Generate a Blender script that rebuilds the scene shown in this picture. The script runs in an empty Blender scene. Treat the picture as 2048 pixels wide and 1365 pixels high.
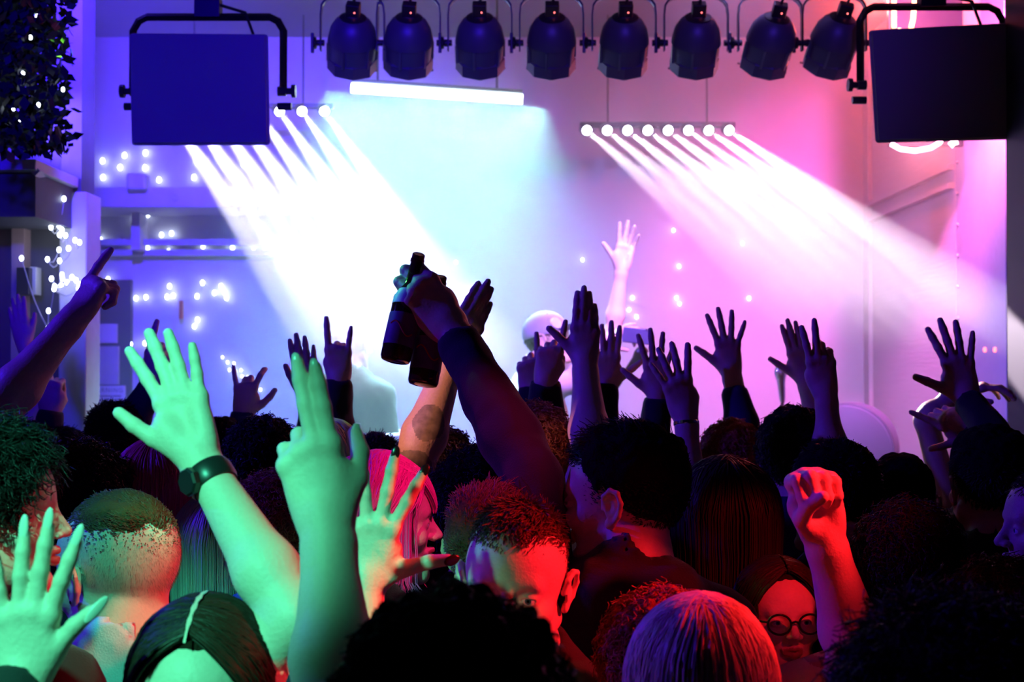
import bpy, math, random
import numpy as np
from mathutils import Vector, Matrix

# ------------------------------------------------------------------ camera, world, exposure, lights
SC = bpy.context.scene
COL = SC.collection
FPX = 2813.0
CAM = np.array([0.0, 0.0, 1.9])
PITCH = math.atan((740 - 682.5) / FPX)
cd = bpy.data.cameras.new('camera'); cam = bpy.data.objects.new('camera', cd); COL.objects.link(cam)
cd.sensor_width = 36; cd.lens = 36 * FPX / 2048
cam.location = CAM; cam.rotation_euler = (math.pi / 2 + PITCH, 0, 0)
cd.dof.use_dof = True; cd.dof.focus_distance = 2.75; cd.dof.aperture_fstop = 6.3
cd.clip_start = 0.02
SC.camera = cam
SC.view_settings.view_transform = 'Standard'; SC.view_settings.look = 'None'
SC.view_settings.exposure = 0.0; SC.view_settings.gamma = 1.0; SC.view_settings.use_curve_mapping = False
SC.cycles.max_bounces = 5; SC.cycles.diffuse_bounces = 2; SC.cycles.glossy_bounces = 2
SC.cycles.transmission_bounces = 5; SC.cycles.transparent_max_bounces = 8; SC.cycles.volume_bounces = 0
SC.cycles.sample_clamp_indirect = 4
w = bpy.data.worlds.new('club_night'); SC.world = w; w.use_nodes = True
w.node_tree.nodes['Background'].inputs[0].default_value = (0.006, 0.0, 0.16, 1)
w.node_tree.nodes['Background'].inputs[1].default_value = 0.10

def at(px, py, d):
    """world point seen at photo pixel (px, py), at distance d along +Y"""
    a = (px - 1024) / FPX; b = (682.5 - py) / FPX
    y = math.cos(PITCH) - b * math.sin(PITCH); z = math.sin(PITCH) + b * math.cos(PITCH)
    return CAM + np.array([a, y, z]) * (d / y)

def light(kind, name, loc, target, energy, color, size=0.05, cone=40, blend=0.5, parent=None, size_y=None, spread=None):
    l = bpy.data.lights.new(name, kind); o = bpy.data.objects.new(name, l); COL.objects.link(o)
    o.location = loc; l.energy = energy; l.color = color
    if target is not None:
        o.rotation_euler = (Vector(target) - Vector(loc)).to_track_quat('-Z', 'Y').to_euler()
    if kind == 'SPOT':
        l.spot_size = math.radians(cone); l.spot_blend = blend; l.shadow_soft_size = size
    elif kind == 'AREA':
        l.size = size
        if size_y: l.shape = 'RECTANGLE'; l.size_y = size_y
        if spread: l.spread = math.radians(spread)
    else: l.shadow_soft_size = size
    return o

# stage washes (fixtures on the stage truss, aimed at the back wall), then an added side fill
light('SPOT', 'blue_wash', (-1.5, 5.0, 3.75), (-2.0, 8.5, 2.1), 2000, (0.060, 0.020, 1.0), 0.08, 84, 0.7)
light('SPOT', 'violet_wash', (0.9, 5.0, 3.75), (1.0, 8.5, 1.2), 1150, (0.46, 0.32, 1.0), 0.08, 62, 0.8)
light('SPOT', 'magenta_wash', (1.6, 5.1, 3.75), (2.2, 8.5, 2.1), 1500, (1.0, 0.12, 0.68), 0.08, 56, 0.8)
light('SPOT', 'blue_column_fill', (-2.6, 5.6, 3.0), (2.15, 6.5, 2.2), 1900, (0.14, 0.08, 1.0), 0.05, 26, 0.5)  # added without a fitting, to turn the metal column blue
# front of house: green spot from the left, red spot from the right, blue flood from behind; plus added fills
light('SPOT', 'green_spot', (-1.5, -0.6, 3.6), (-0.54, 1.85, 1.66), 780, (0.09, 1.0, 0.56), 0.06, 14, 0.35)
light('SPOT', 'teal_fill', (-0.45, 0.4, 3.85), (-0.68, 2.40, 1.58), 260, (0.05, 1.0, 0.60), 0.05, 11, 0.5)  # added for the shaved head, which the green spot misses
light('SPOT', 'unseen_red_spot', (1.25, 2.05, 2.22), (0.27, 2.13, 1.60), 190, (1.0, 0.012, 0.02), 0.05, 40, 0.75)  # unseen, hangs free at the right of the crowd, no fitting
light('SPOT', 'unseen_red_spot', (0.55, 1.75, 3.0), (-0.13, 2.72, 1.64), 120, (1.0, 0.02, 0.22), 0.05, 13, 0.5)  # added for the pink-haired profile alone
light('SPOT', 'unseen_red_spot', (1.05, 1.3, 2.7), (0.55, 2.62, 1.62), 120, (1.0, 0.012, 0.02), 0.05, 12, 0.6)  # added to redden the face with the glasses
light('SPOT', 'blue_flood', (-1.0, -2.0, 3.6), (-1.5, 5.0, 3.1), 1900, (0.02, 0.0, 1.0), 0.2, 28, 0.8)
light('SPOT', 'violet_fill', (0.4, -2.0, 3.6), (0.3, 5.2, 3.2), 800, (0.12, 0.04, 1.0), 0.2, 22, 0.8)  # added fill on the lantern backs, no such lamp known
light('SPOT', 'blue_fill', (-3.1, 3.0, 3.3), (0.2, 2.9, 1.7), 330, (0.05, 0.01, 1.0), 0.06, 50, 0.6)  # added blue fill for the left sides of the heads
light('SPOT', 'lime_fill', (-1.9, 4.9, 3.5), at(660, 900, 3.6), 1500, (0.25, 1.0, 0.05), 0.03, 6.5, 0.5)  # added to make one pale head of hair shine lime
light('SPOT', 'lime_fill', (-1.2, 3.6, 2.9), at(1358, 1080, 2.6), 160, (0.05, 1.0, 0.12), 0.03, 6, 0.5)  # added to edge the long dark hair in green
light('SPOT', 'amber_fill', (-2.4, 1.5, 3.3), at(862, 800, 3.15), 480, (1.0, 0.40, 0.26), 0.03, 7, 0.6)  # added to warm the tattooed arm

# ------------------------------------------------------------------ materials
MATS = {}
def mat(name, color, rough=0.6, metal=0.0, spec=0.5, bump=0.0, bscale=40.0, var=0.0, emit=None, estr=0.0,
        trans=0.0, ior=1.45, sss=0.0, stretch=(1, 1, 1), sheen=0.0):
    if name in MATS: return MATS[name]
    m = bpy.data.materials.new(name); m.use_nodes = True; nt = m.node_tree; b = nt.nodes['Principled BSDF']
    b.inputs['Base Color'].default_value = (*color, 1); b.inputs['Roughness'].default_value = rough
    b.inputs['Metallic'].default_value = metal; b.inputs['Specular IOR Level'].default_value = spec
    b.inputs['IOR'].default_value = ior; b.inputs['Transmission Weight'].default_value = trans
    if sss: b.inputs['Subsurface Weight'].default_value = sss; b.inputs['Subsurface Radius'].default_value = (0.012, 0.005, 0.003); b.inputs['Subsurface Scale'].default_value = 1.0
    if sheen: b.inputs['Sheen Weight'].default_value = sheen
    if emit: b.inputs['Emission Color'].default_value = (*emit, 1); b.inputs['Emission Strength'].default_value = estr
    if bump or var:
        tc = nt.nodes.new('ShaderNodeTexCoord'); mp = nt.nodes.new('ShaderNodeMapping'); mp.inputs['Scale'].default_value = stretch
        nt.links.new(tc.outputs['Object'], mp.inputs['Vector'])
        n = nt.nodes.new('ShaderNodeTexNoise'); n.inputs['Scale'].default_value = bscale; n.inputs['Detail'].default_value = 5
        nt.links.new(mp.outputs[0], n.inputs['Vector'])
        if bump:
            bp = nt.nodes.new('ShaderNodeBump'); bp.inputs['Strength'].default_value = bump; bp.inputs['Distance'].default_value = 0.004
            nt.links.new(n.outputs['Fac'], bp.inputs['Height']); nt.links.new(bp.outputs[0], b.inputs['Normal'])
        if var:
            r = nt.nodes.new('ShaderNodeMix'); r.data_type = 'RGBA'
            r.inputs[6].default_value = (*[c * (1 - var) for c in color], 1)
            r.inputs[7].default_value = (*[min(1, c * (1 + var)) for c in color], 1)
            nt.links.new(n.outputs['Fac'], r.inputs[0]); nt.links.new(r.outputs[2], b.inputs['Base Color'])
    MATS[name] = m; return m

SKIN = mat('skin', (0.62, 0.40, 0.31), 0.48, spec=0.4, bump=0.25, bscale=180, var=0.12)
SKIN2 = mat('skin_fair', (0.74, 0.52, 0.43), 0.5, spec=0.4, bump=0.25, bscale=180, var=0.08)
SKIND = mat('skin_deep', (0.34, 0.19, 0.14), 0.48, spec=0.4, bump=0.25, bscale=180, var=0.1)
LIP = mat('lip', (0.50, 0.16, 0.15), 0.38)
EYEW = mat('eye_white', (0.8, 0.8, 0.8), 0.15); IRIS = mat('iris', (0.08, 0.14, 0.18), 0.1); PUPIL = mat('pupil', (0.005, 0.005, 0.005), 0.05)
NAIL = mat('nail', (0.75, 0.62, 0.58), 0.2); NAILD = mat('nail_dark', (0.02, 0.01, 0.015), 0.2)
BLACKH = mat('hair_black', (0.012, 0.010, 0.010), 0.42)
DARKH = mat('hair_dark_brown', (0.03, 0.018, 0.012), 0.42)
BROWNH = mat('hair_brown', (0.13, 0.06, 0.03), 0.45)
GINGERH = mat('hair_auburn', (0.32, 0.08, 0.035), 0.45)
REDH = mat('hair_red_dye', (0.55, 0.03, 0.09), 0.4)
PINKH = mat('hair_pink', (0.90, 0.12, 0.52), 0.4)
BLONDH = mat('hair_blond', (0.80, 0.62, 0.42), 0.4)
PALEH = mat('hair_pale', (0.75, 0.70, 0.55), 0.4)
for m_ in (BLACKH, DARKH): m_.node_tree.nodes['Principled BSDF'].inputs['Specular IOR Level'].default_value = .25
C_BLACK = mat('cloth_black', (0.012, 0.012, 0.014), 0.85, bump=0.3, bscale=300, sheen=0.1)
C_NAVY = mat('cloth_navy', (0.02, 0.025, 0.07), 0.85, bump=0.3, bscale=300)
C_BLUE = mat('cloth_blue', (0.06, 0.10, 0.40), 0.8, bump=0.3, bscale=300)
C_WHITE = mat('cloth_white', (0.75, 0.75, 0.78), 0.8, bump=0.3, bscale=300)
C_RED = mat('cloth_red', (0.55, 0.03, 0.04), 0.8, bump=0.3, bscale=300)
C_GREY = mat('cloth_grey', (0.25, 0.26, 0.30), 0.8, bump=0.3, bscale=300)
DENIM = mat('denim', (0.03, 0.045, 0.10), 0.85, bump=0.4, bscale=300)
BLACKM = mat('black_metal', (0.02, 0.02, 0.022), 0.4, metal=0.6, bump=0.05)
GREYM = mat('grey_metal', (0.22, 0.22, 0.25), 0.42, metal=0.7, bump=0.05)
CHROME = mat('chrome', (0.75, 0.75, 0.78), 0.15, metal=1.0)
PLAST = mat('black_plastic', (0.015, 0.015, 0.017), 0.35)

# ------------------------------------------------------------------ mesh kit
def link_mesh(name, V, F, mats, mi=None, parent=None, origin=(0, 0, 0), smooth=True):
    """V (n,3) array in world space, F list of faces or (m,4)/(m,3) arrays"""
    origin = np.array(origin, dtype=float); me = bpy.data.meshes.new(name)
    V = np.asarray(V, dtype=np.float64) - origin
    if isinstance(F, np.ndarray):
        n, k = F.shape
        me.vertices.add(len(V)); me.vertices.foreach_set('co', V.astype(np.float32).ravel())
        me.loops.add(n * k); me.loops.foreach_set('vertex_index', F.astype(np.int32).ravel())
        me.polygons.add(n); me.polygons.foreach_set('loop_start', np.arange(0, n * k, k, dtype=np.int32))
        me.polygons.foreach_set('loop_total', np.full(n, k, dtype=np.int32))
        me.update(calc_edges=True)
    else:
        me.from_pydata([tuple(v) for v in V], [], F); me.update()
    n = len(me.polygons)
    if smooth: me.polygons.foreach_set('use_smooth', np.ones(n, dtype=bool))
    for m in (mats if isinstance(mats, (list, tuple)) else [mats]): me.materials.append(m)
    if mi is not None: me.polygons.foreach_set('material_index', np.asarray(mi, dtype=np.int32))
    o = bpy.data.objects.new(name, me); COL.objects.link(o)
    if parent is not None:
        o.parent = parent
        o.location = Vector(origin) - (parent.location if parent.parent is None else parent.location + parent.parent.location)
    else: o.location = origin
    return o

def tag(o, label=None, cat=None, group=None, kind=None):
    if label: o['label'] = label
    if cat: o['category'] = cat
    if group: o['group'] = group
    if kind: o['kind'] = kind
    return o

def empty(name, loc, label=None, cat=None, group=None):
    o = bpy.data.objects.new(name, None); COL.objects.link(o); o.location = loc; o.empty_display_size = 0.1
    return tag(o, label, cat, group)

class MB:
    """collects simple solids; one build() = one mesh object"""
    def __init__(s): s.V = []; s.F = []; s.M = []
    def add(s, V, F, m=0):
        b = len(s.V); s.V += [tuple(v) for v in V]; s.F += [[i + b for i in f] for f in F]; s.M += [m] * len(F); return s
    def box(s, c, sz, R=None, m=0, taper=1.0):
        c = np.array(c, float); h = np.array(sz, float) / 2; R = np.eye(3) if R is None else np.array(R)
        P = []
        for z in (-1, 1):
            for x, y in ((-1, -1), (1, -1), (1, 1), (-1, 1)):
                t = taper if z > 0 else 1.0
                P.append(c + R @ (np.array([x * t, y * t, z]) * h))
        return s.add(P, [[0, 3, 2, 1], [4, 5, 6, 7], [0, 1, 5, 4], [1, 2, 6, 5], [2, 3, 7, 6], [3, 0, 4, 7]], m)
    def tube(s, pts, r, n=8, m=0, caps=True, closed=False):
        pts = [np.array(p, float) for p in pts]; N = len(pts); rr = r if isinstance(r, (list, tuple, np.ndarray)) else [r] * N
        V = []; ref = None
        for i, p in enumerate(pts):
            a = pts[(i - 1) % N] if (i > 0 or closed) else p; b = pts[(i + 1) % N] if (i < N - 1 or closed) else p
            t = b - a; t = t / (np.linalg.norm(t) + 1e-12)
            if ref is None: ref = np.array([0, 0, 1.0]) if abs(t[2]) < 0.9 else np.array([1.0, 0, 0])
            u = np.cross(t, ref); u /= np.linalg.norm(u) + 1e-12; v = np.cross(u, t); ref = v
            for k in range(n):
                q = 2 * math.pi * k / n; V.append(p + rr[i] * (math.cos(q) * u + math.sin(q) * v))
        F = []
        for i in range(N if closed else N - 1):
            j = (i + 1) % N
            for k in range(n):
                k2 = (k + 1) % n; F.append([i * n + k, i * n + k2, j * n + k2, j * n + k])
        if caps and not closed: F += [list(range(n))[::-1], [(N - 1) * n + k for k in range(n)]]
        return s.add(V, F, m)
    def lathe(s, o, ax, prof, n=32, m=0, closed=False):
        """profile [(dist along ax, radius)...]"""
        o = np.array(o, float); ax = np.array(ax, float); ax /= np.linalg.norm(ax)
        u = np.cross(ax, (0, 0, 1) if abs(ax[2]) < 0.9 else (0, 1, 0)); u /= np.linalg.norm(u); v = np.cross(ax, u)
        V = []; F = []; P = len(prof)
        for (h, r) in prof:
            for k in range(n):
                q = 2 * math.pi * k / n; V.append(o + ax * h + r * (math.cos(q) * u + math.sin(q) * v))
        for i in range(P - 1):
            for k in range(n):
                k2 = (k + 1) % n; F.append([i * n + k, i * n + k2, (i + 1) * n + k2, (i + 1) * n + k])
        if not closed: F += [list(range(n))[::-1], [(P - 1) * n + k for k in range(n)]]
        return s.add(V, F, m)
    def ball(s, c, r, m=0, n=12):
        c = np.array(c, float); R = r if isinstance(r, (list, tuple)) else (r, r, r)
        V = []; F = []; nl = n // 2
        for i in range(nl + 1):
            t = math.pi * i / nl
            for k in range(n):
                q = 2 * math.pi * k / n
                V.append(c + np.array([R[0] * math.sin(t) * math.cos(q), R[1] * math.sin(t) * math.sin(q), R[2] * math.cos(t)]))
        for i in range(nl):
            for k in range(n):
                k2 = (k + 1) % n; F.append([i * n + k, (i + 1) * n + k, (i + 1) * n + k2, i * n + k2])
        return s.add(V, F, m)
    def build(s, name, mats, parent=None, origin=None, smooth=False, bevel=0.0):
        if origin is None:
            if parent is not None: origin = np.array(parent.location) if parent.parent is None else np.array(parent.location + parent.parent.location)
            else:
                A = np.array(s.V); origin = (A.min(0) + A.max(0)) / 2
        o = link_mesh(name, s.V, s.F, mats, s.M, parent, origin, smooth)
        if smooth:
            me = o.data; bm_auto = o.modifiers.new('edge_split', 'EDGE_SPLIT'); bm_auto.split_angle = math.radians(38)
        if bevel: b = o.modifiers.new('bevel', 'BEVEL'); b.width = bevel; b.segments = 2; b.limit_method = 'ANGLE'
        return o

# ------------------------------------------------------------------ distance-field modeller (organic shapes)
def nrm(v): v = np.array(v, float); return v / (np.linalg.norm(v) + 1e-12)
def cone(a, b, ra, rb, k=0.012, f=None): return ('c', np.array(a, float), np.array(b, float), ra, rb, k, f)
def ell(c, r, R=None, k=0.012, sub=False): return ('e', np.array(c, float), np.array(r, float), np.eye(3) if R is None else R, k, sub)

def pbox(p):
    if p[0] == 'c': r = max(p[3], p[4]); return np.minimum(p[1], p[2]) - r, np.maximum(p[1], p[2]) + r
    r = np.sqrt(((p[3] * p[2][None, :]) ** 2).sum(1)); return p[1] - r, p[1] + r

class Field:
    def __init__(s, lo, hi, h):
        s.lo = np.array(lo, float); s.h = h; s.n = np.maximum(np.ceil((np.array(hi) - s.lo) / h).astype(int) + 1, 2)
        s.D = np.full(s.n, 1.0, np.float32)
    def axes(s, sl):
        X = (s.lo[0] + s.h * np.arange(sl[0].start, sl[0].stop)).astype(np.float32)[:, None, None]
        Y = (s.lo[1] + s.h * np.arange(sl[1].start, sl[1].stop)).astype(np.float32)[None, :, None]
        Z = (s.lo[2] + s.h * np.arange(sl[2].start, sl[2].stop)).astype(np.float32)[None, None, :]
        return X, Y, Z
    def add(s, p, off=0.0):
        a, b = pbox(p); k = p[5] if p[0] == 'c' else p[4]; m = k + 2.5 * s.h + abs(off)
        i0 = np.clip(np.floor((a - m - s.lo) / s.h).astype(int), 0, s.n); i1 = np.clip(np.ceil((b + m - s.lo) / s.h).astype(int) + 1, 0, s.n)
        if (i1 <= i0).any(): return
        sl = tuple(slice(i0[q], i1[q]) for q in range(3)); X, Y, Z = s.axes(sl)
        if p[0] == 'c':
            A, B, ra, rb = p[1], p[2], p[3], p[4]; d = B - A; L2 = float(d @ d) + 1e-12
            x, y, z = X - A[0], Y - A[1], Z - A[2]; t0 = (x * d[0] + y * d[1] + z * d[2]) / L2; t = np.clip(t0, 0, 1)
            D = np.sqrt((x - t * d[0]) ** 2 + (y - t * d[1]) ** 2 + (z - t * d[2]) ** 2) - (ra + (rb - ra) * t)
            if p[6]:
                L = math.sqrt(L2)
                if 'b' in p[6]: D = np.maximum(D, (t0 - 1) * L - off)
                if 'a' in p[6]: D = np.maximum(D, -t0 * L - off)
        else:
            C, r, R = p[1], p[2], p[3]; x, y, z = X - C[0], Y - C[1], Z - C[2]
            u = [(x * R[0, i] + y * R[1, i] + z * R[2, i]) / r[i] for i in range(3)]
            k0 = np.sqrt(u[0] ** 2 + u[1] ** 2 + u[2] ** 2) + 1e-6; k1 = np.sqrt(sum((u[i] / r[i]) ** 2 for i in range(3))) + 1e-6
            D = k0 * (k0 - 1) / k1
        D = D - off; E = s.D[sl]
        if p[0] == 'e' and p[5]:
            hh = np.maximum(k - np.abs(E + D), 0) / k; s.D[sl] = np.maximum(E, -D) + hh * hh * k * 0.25
        else:
            hh = np.maximum(k - np.abs(E - D), 0) / k; s.D[sl] = np.minimum(E, D) - hh * hh * k * 0.25
    def mesh(s, keep=None):
        D = s.D; I = (D < 0); n = s.n
        c = np.zeros(n - 1, np.int8)
        for a in (0, 1):
            for b in (0, 1):
                for d in (0, 1): c += I[a:n[0] - 1 + a, b:n[1] - 1 + b, d:n[2] - 1 + d]
        idx = np.argwhere((c > 0) & (c < 8))
        if len(idx) == 0: return np.zeros((0, 3)), np.zeros((0, 4), int)
        vid = np.full(n - 1, -1, np.int32); vid[tuple(idx.T)] = np.arange(len(idx))
        P = np.zeros((len(idx), 3)); W = np.zeros(len(idx))
        cor = [(a, b, d) for a in (0, 1) for b in (0, 1) for d in (0, 1)]
        for i, A in enumerate(cor):
            for B in cor[i + 1:]:
                if sum(abs(A[q] - B[q]) for q in range(3)) != 1: continue
                da = D[tuple((idx + A).T)]; db = D[tuple((idx + B).T)]; x = (da < 0) != (db < 0)
                t = np.where(x, da / np.where(x, da - db, 1), 0)[:, None]
                P += np.where(x[:, None], idx + np.array(A) + t * (np.array(B) - np.array(A)), 0); W += x
        V = s.lo + s.h * P / W[:, None]; Q = []
        for ax in range(3):
            u, v = (ax + 1) % 3, (ax + 2) % 3
            s0 = [slice(0, None)] * 3; s1 = [slice(0, None)] * 3; s0[ax] = slice(0, n[ax] - 1); s1[ax] = slice(1, n[ax])
            a, b = I[tuple(s0)], I[tuple(s1)]; e = np.argwhere(a != b)
            e = e[(e[:, u] > 0) & (e[:, v] > 0) & (e[:, u] < n[u] - 1) & (e[:, v] < n[v] - 1)]
            if len(e) == 0: continue
            ins = a[tuple(e.T)]
            du = np.zeros(3, int); du[u] = 1; dv = np.zeros(3, int); dv[v] = 1
            q = np.stack([vid[tuple((e - du - dv).T)], vid[tuple((e - dv).T)], vid[tuple(e.T)], vid[tuple((e - du).T)]], 1)
            q[~ins] = q[~ins][:, ::-1]; Q.append(q)
        Q = np.concatenate(Q)
        if keep is not None:
            k = keep(V[Q].mean(1)); Q = Q[k]
            used = np.unique(Q); mp = np.full(len(V), -1); mp[used] = np.arange(len(used)); V = V[used]; Q = mp[Q]
        return V, Q

def field_for(prims, h, lo=None, hi=None, off=0.0):
    if lo is None:
        bs = [pbox(p) for p in prims if not (p[0] == 'e' and p[5])]
        lo = np.min([b[0] for b in bs], 0) - 0.02 - off; hi = np.max([b[1] for b in bs], 0) + 0.02 + off
    F = Field(np.array(lo), np.array(hi), h)
    for p in prims: F.add(p, off)
    return F

def wob(P, s, seed=0):
    """smooth pseudo noise, P (...,3)"""
    x, y, z = P[..., 0] * s + seed * 1.7, P[..., 1] * s + seed * 2.3, P[..., 2] * s + seed * 3.1
    return (np.sin(x + 1.3 * np.sin(y * 0.9 + z * .7)) + np.sin(y * 1.1 + 1.2 * np.sin(z * 1.3 - x * .6)) + np.sin(z * 0.8 + 1.4 * np.sin(x * 1.2 + y * .5))) / 3

def strands(P, r0, r1):
    """P (N,S,3) guide paths -> thin three-sided tubes"""
    N, S, _ = P.shape; T = np.gradient(P, axis=1); T /= np.linalg.norm(T, axis=2, keepdims=True) + 1e-9
    ref = np.random.RandomState(3).normal(size=(N, 1, 3)); U = np.cross(T, np.broadcast_to(ref, T.shape)); U /= np.linalg.norm(U, axis=2, keepdims=True) + 1e-9
    W_ = np.cross(T, U); r = np.linspace(r0, r1, S)[None, :, None]
    V = np.stack([P + r * (math.cos(a) * U + math.sin(a) * W_) for a in (0, 2.094, 4.189)], 2).reshape(-1, 3)
    b = (np.arange(N) * S * 3)[:, None, None] + (np.arange(S - 1) * 3)[None, :, None] + np.arange(3)[None, None, :]
    b2 = (np.arange(N) * S * 3)[:, None, None] + (np.arange(S - 1) * 3)[None, :, None] + ((np.arange(3) + 1) % 3)[None, None, :]
    return V, np.stack([b, b2, b2 + 3, b + 3], -1).reshape(-1, 4)

def merge(parts):
    V = []; Q = []; M = []; n = 0
    for p in parts:
        if len(p[0]) == 0: continue
        V.append(p[0]); Q.append(p[1] + n); M.append(np.full(len(p[1]), p[2] if len(p) > 2 else 0)); n += len(p[0])
    return np.concatenate(V), np.concatenate(Q), np.concatenate(M)

# ------------------------------------------------------------------ hand
POSES = {  # finger: (splay deg toward thumb side, mcp, pip, dip) ; thumb: (out angle, curl, lift)
    'open':  dict(i=(14, -4, 6, 4), m=(3, -6, 4, 4), r=(-8, -3, 6, 5), p=(-22, 2, 8, 6), t=(52, 5, 0)),
    'wide':  dict(i=(20, -4, 4, 4), m=(5, -6, 3, 3), r=(-10, -4, 4, 4), p=(-28, 0, 5, 5), t=(62, 0, 0)),
    'flat':  dict(i=(3, 4, 6, 4), m=(1, 3, 5, 4), r=(-2, 4, 7, 5), p=(-5, 6, 10, 6), t=(28, 10, 5)),
    'point': dict(i=(2, 2, 4, 3), m=(0, 62, 85, 50), r=(-2, 68, 88, 50), p=(-4, 70, 85, 45), t=(30, 45, 25)),
    'horns': dict(i=(4, 2, 6, 4), m=(0, 75, 95, 60), r=(-2, 75, 95, 60), p=(-8, 2, 6, 4), t=(22, 60, 35)),
    'peace': dict(i=(10, 0, 4, 3), m=(-5, 0, 4, 3), r=(-2, 65, 90, 50), p=(-4, 68, 90, 50), t=(20, 60, 35)),
    'two':   dict(i=(3, 0, 4, 3), m=(2, 3, 4, 3), r=(-2, 55, 80, 50), p=(-6, 50, 70, 40), t=(38, 30, 15)),
    'fist':  dict(i=(2, 72, 90, 50), m=(0, 76, 92, 55), r=(-2, 78, 92, 55), p=(-4, 80, 90, 50), t=(25, 60, 40)),
    'claw':  dict(i=(16, -6, 30, 18), m=(4, -8, 32, 20), r=(-9, -4, 34, 22), p=(-22, 0, 30, 20), t=(55, 20, 0)),
    'grip':  dict(i=(5, 38, 62, 45), m=(1, 42, 66, 45), r=(-3, 46, 66, 45), p=(-8, 50, 66, 45), t=(30, 35, 45)),
    'pinch': dict(i=(4, 40, 45, 25), m=(1, 25, 35, 20), r=(-4, 10, 25, 15), p=(-12, 0, 15, 10), t=(38, 20, 35)),
    'relax': dict(i=(5, 18, 25, 15), m=(1, 22, 30, 18), r=(-4, 26, 34, 20), p=(-9, 30, 34, 20), t=(32, 15, 18)),
    'cshape': dict(i=(6, 12, 14, 8), m=(1, 60, 80, 45), r=(-3, 62, 80, 45), p=(-6, 62, 78, 45), t=(62, 5, 5)),
}
FING = dict(i=(0.027, 0.091, (0.044, 0.026, 0.021), 0.0100), m=(0.009, 0.095, (0.048, 0.030, 0.022), 0.0102),
            r=(-0.009, 0.091, (0.044, 0.028, 0.021), 0.0096), p=(-0.026, 0.082, (0.034, 0.021, 0.018), 0.0084))

def hand(W, f, s, n, pose, sc=1.0, over=None):
    """prims + finger tips. f finger direction, s thumb side, n back of the hand"""
    ps = dict(POSES[pose]);
    if over: ps.update(over)
    W = np.array(W, float); L = lambda a, b, c: W + sc * (a * f + b * s + c * n)
    P = []; tips = {}
    P.append(cone(L(-0.012, 0, 0), L(0.02, 0, 0), 0.0245 * sc, 0.023 * sc, 0.02 * sc))
    for key, wr in (('i', 0.016), ('m', 0.006), ('r', -0.006), ('p', -0.016)):
        so, fo, seg, r = FING[key]
        P.append(cone(L(0.015, wr, 0), L(fo, so, 0.001 if key in 'mr' else -0.002), 0.0145 * sc, 0.0108 * sc, 0.012 * sc))
    P.append(ell(L(0.045, 0.026, -0.012), np.array((0.030, 0.017, 0.015)) * sc, np.stack([nrm(f + 0.45 * s), nrm(s - 0.45 * f), n], 1), 0.014 * sc))
    P.append(ell(L(0.040, -0.022, -0.010), np.array((0.034, 0.013, 0.013)) * sc, np.stack([f, s, n], 1), 0.012 * sc))
    for key in 'imrp':
        so, fo, seg, r = FING[key]; spl, a1, a2, a3 = ps[key]
        t = math.radians(spl); fd = math.cos(t) * f + math.sin(t) * s; p = L(fo, so, 0.0); ang = 0
        rr = r * sc
        P.append(('c', p, p, rr * 1.16, rr * 1.16, 0.010 * sc, None))
        for i, (a, l) in enumerate(zip((a1, a2, a3), seg)):
            ang += math.radians(a); d = math.cos(ang) * fd - math.sin(ang) * n; q = p + d * l * sc
            r2 = rr * (0.93 if i < 2 else 0.86)
            P.append(cone(p, q, rr * (1.04 if i else 1.0), r2, 0.004 * sc if i else 0.006 * sc)); p = q; rr = r2
        tips[key] = (p, d, math.cos(ang) * n + math.sin(ang) * fd, rr)
    out, curl, lift = ps['t']; t = math.radians(out); td = math.cos(t) * f + math.sin(t) * s
    lf = math.radians(lift); d = math.cos(lf) * td - math.sin(lf) * n; p = L(0.014, 0.018, -0.006); side = np.cross(d, n)
    rr = 0.0145 * sc; inw = nrm(f * math.sin(t) - s * math.cos(t) - 0.4 * n); ang = 0
    for i, (l, r2) in enumerate(((0.044, 0.0118), (0.034, 0.0102), (0.027, 0.0086))):
        dd = nrm(math.cos(ang) * d + math.sin(ang) * inw); q = p + dd * l * sc
        P.append(cone(p, q, rr, r2 * sc, 0.012 * sc if i == 0 else 0.004 * sc)); p = q; rr = r2 * sc * 1.02; ang += math.radians(curl) * 0.7
    tips['t'] = (p, dd, nrm(n + 0.6 * s), rr)
    return P, tips

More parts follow.
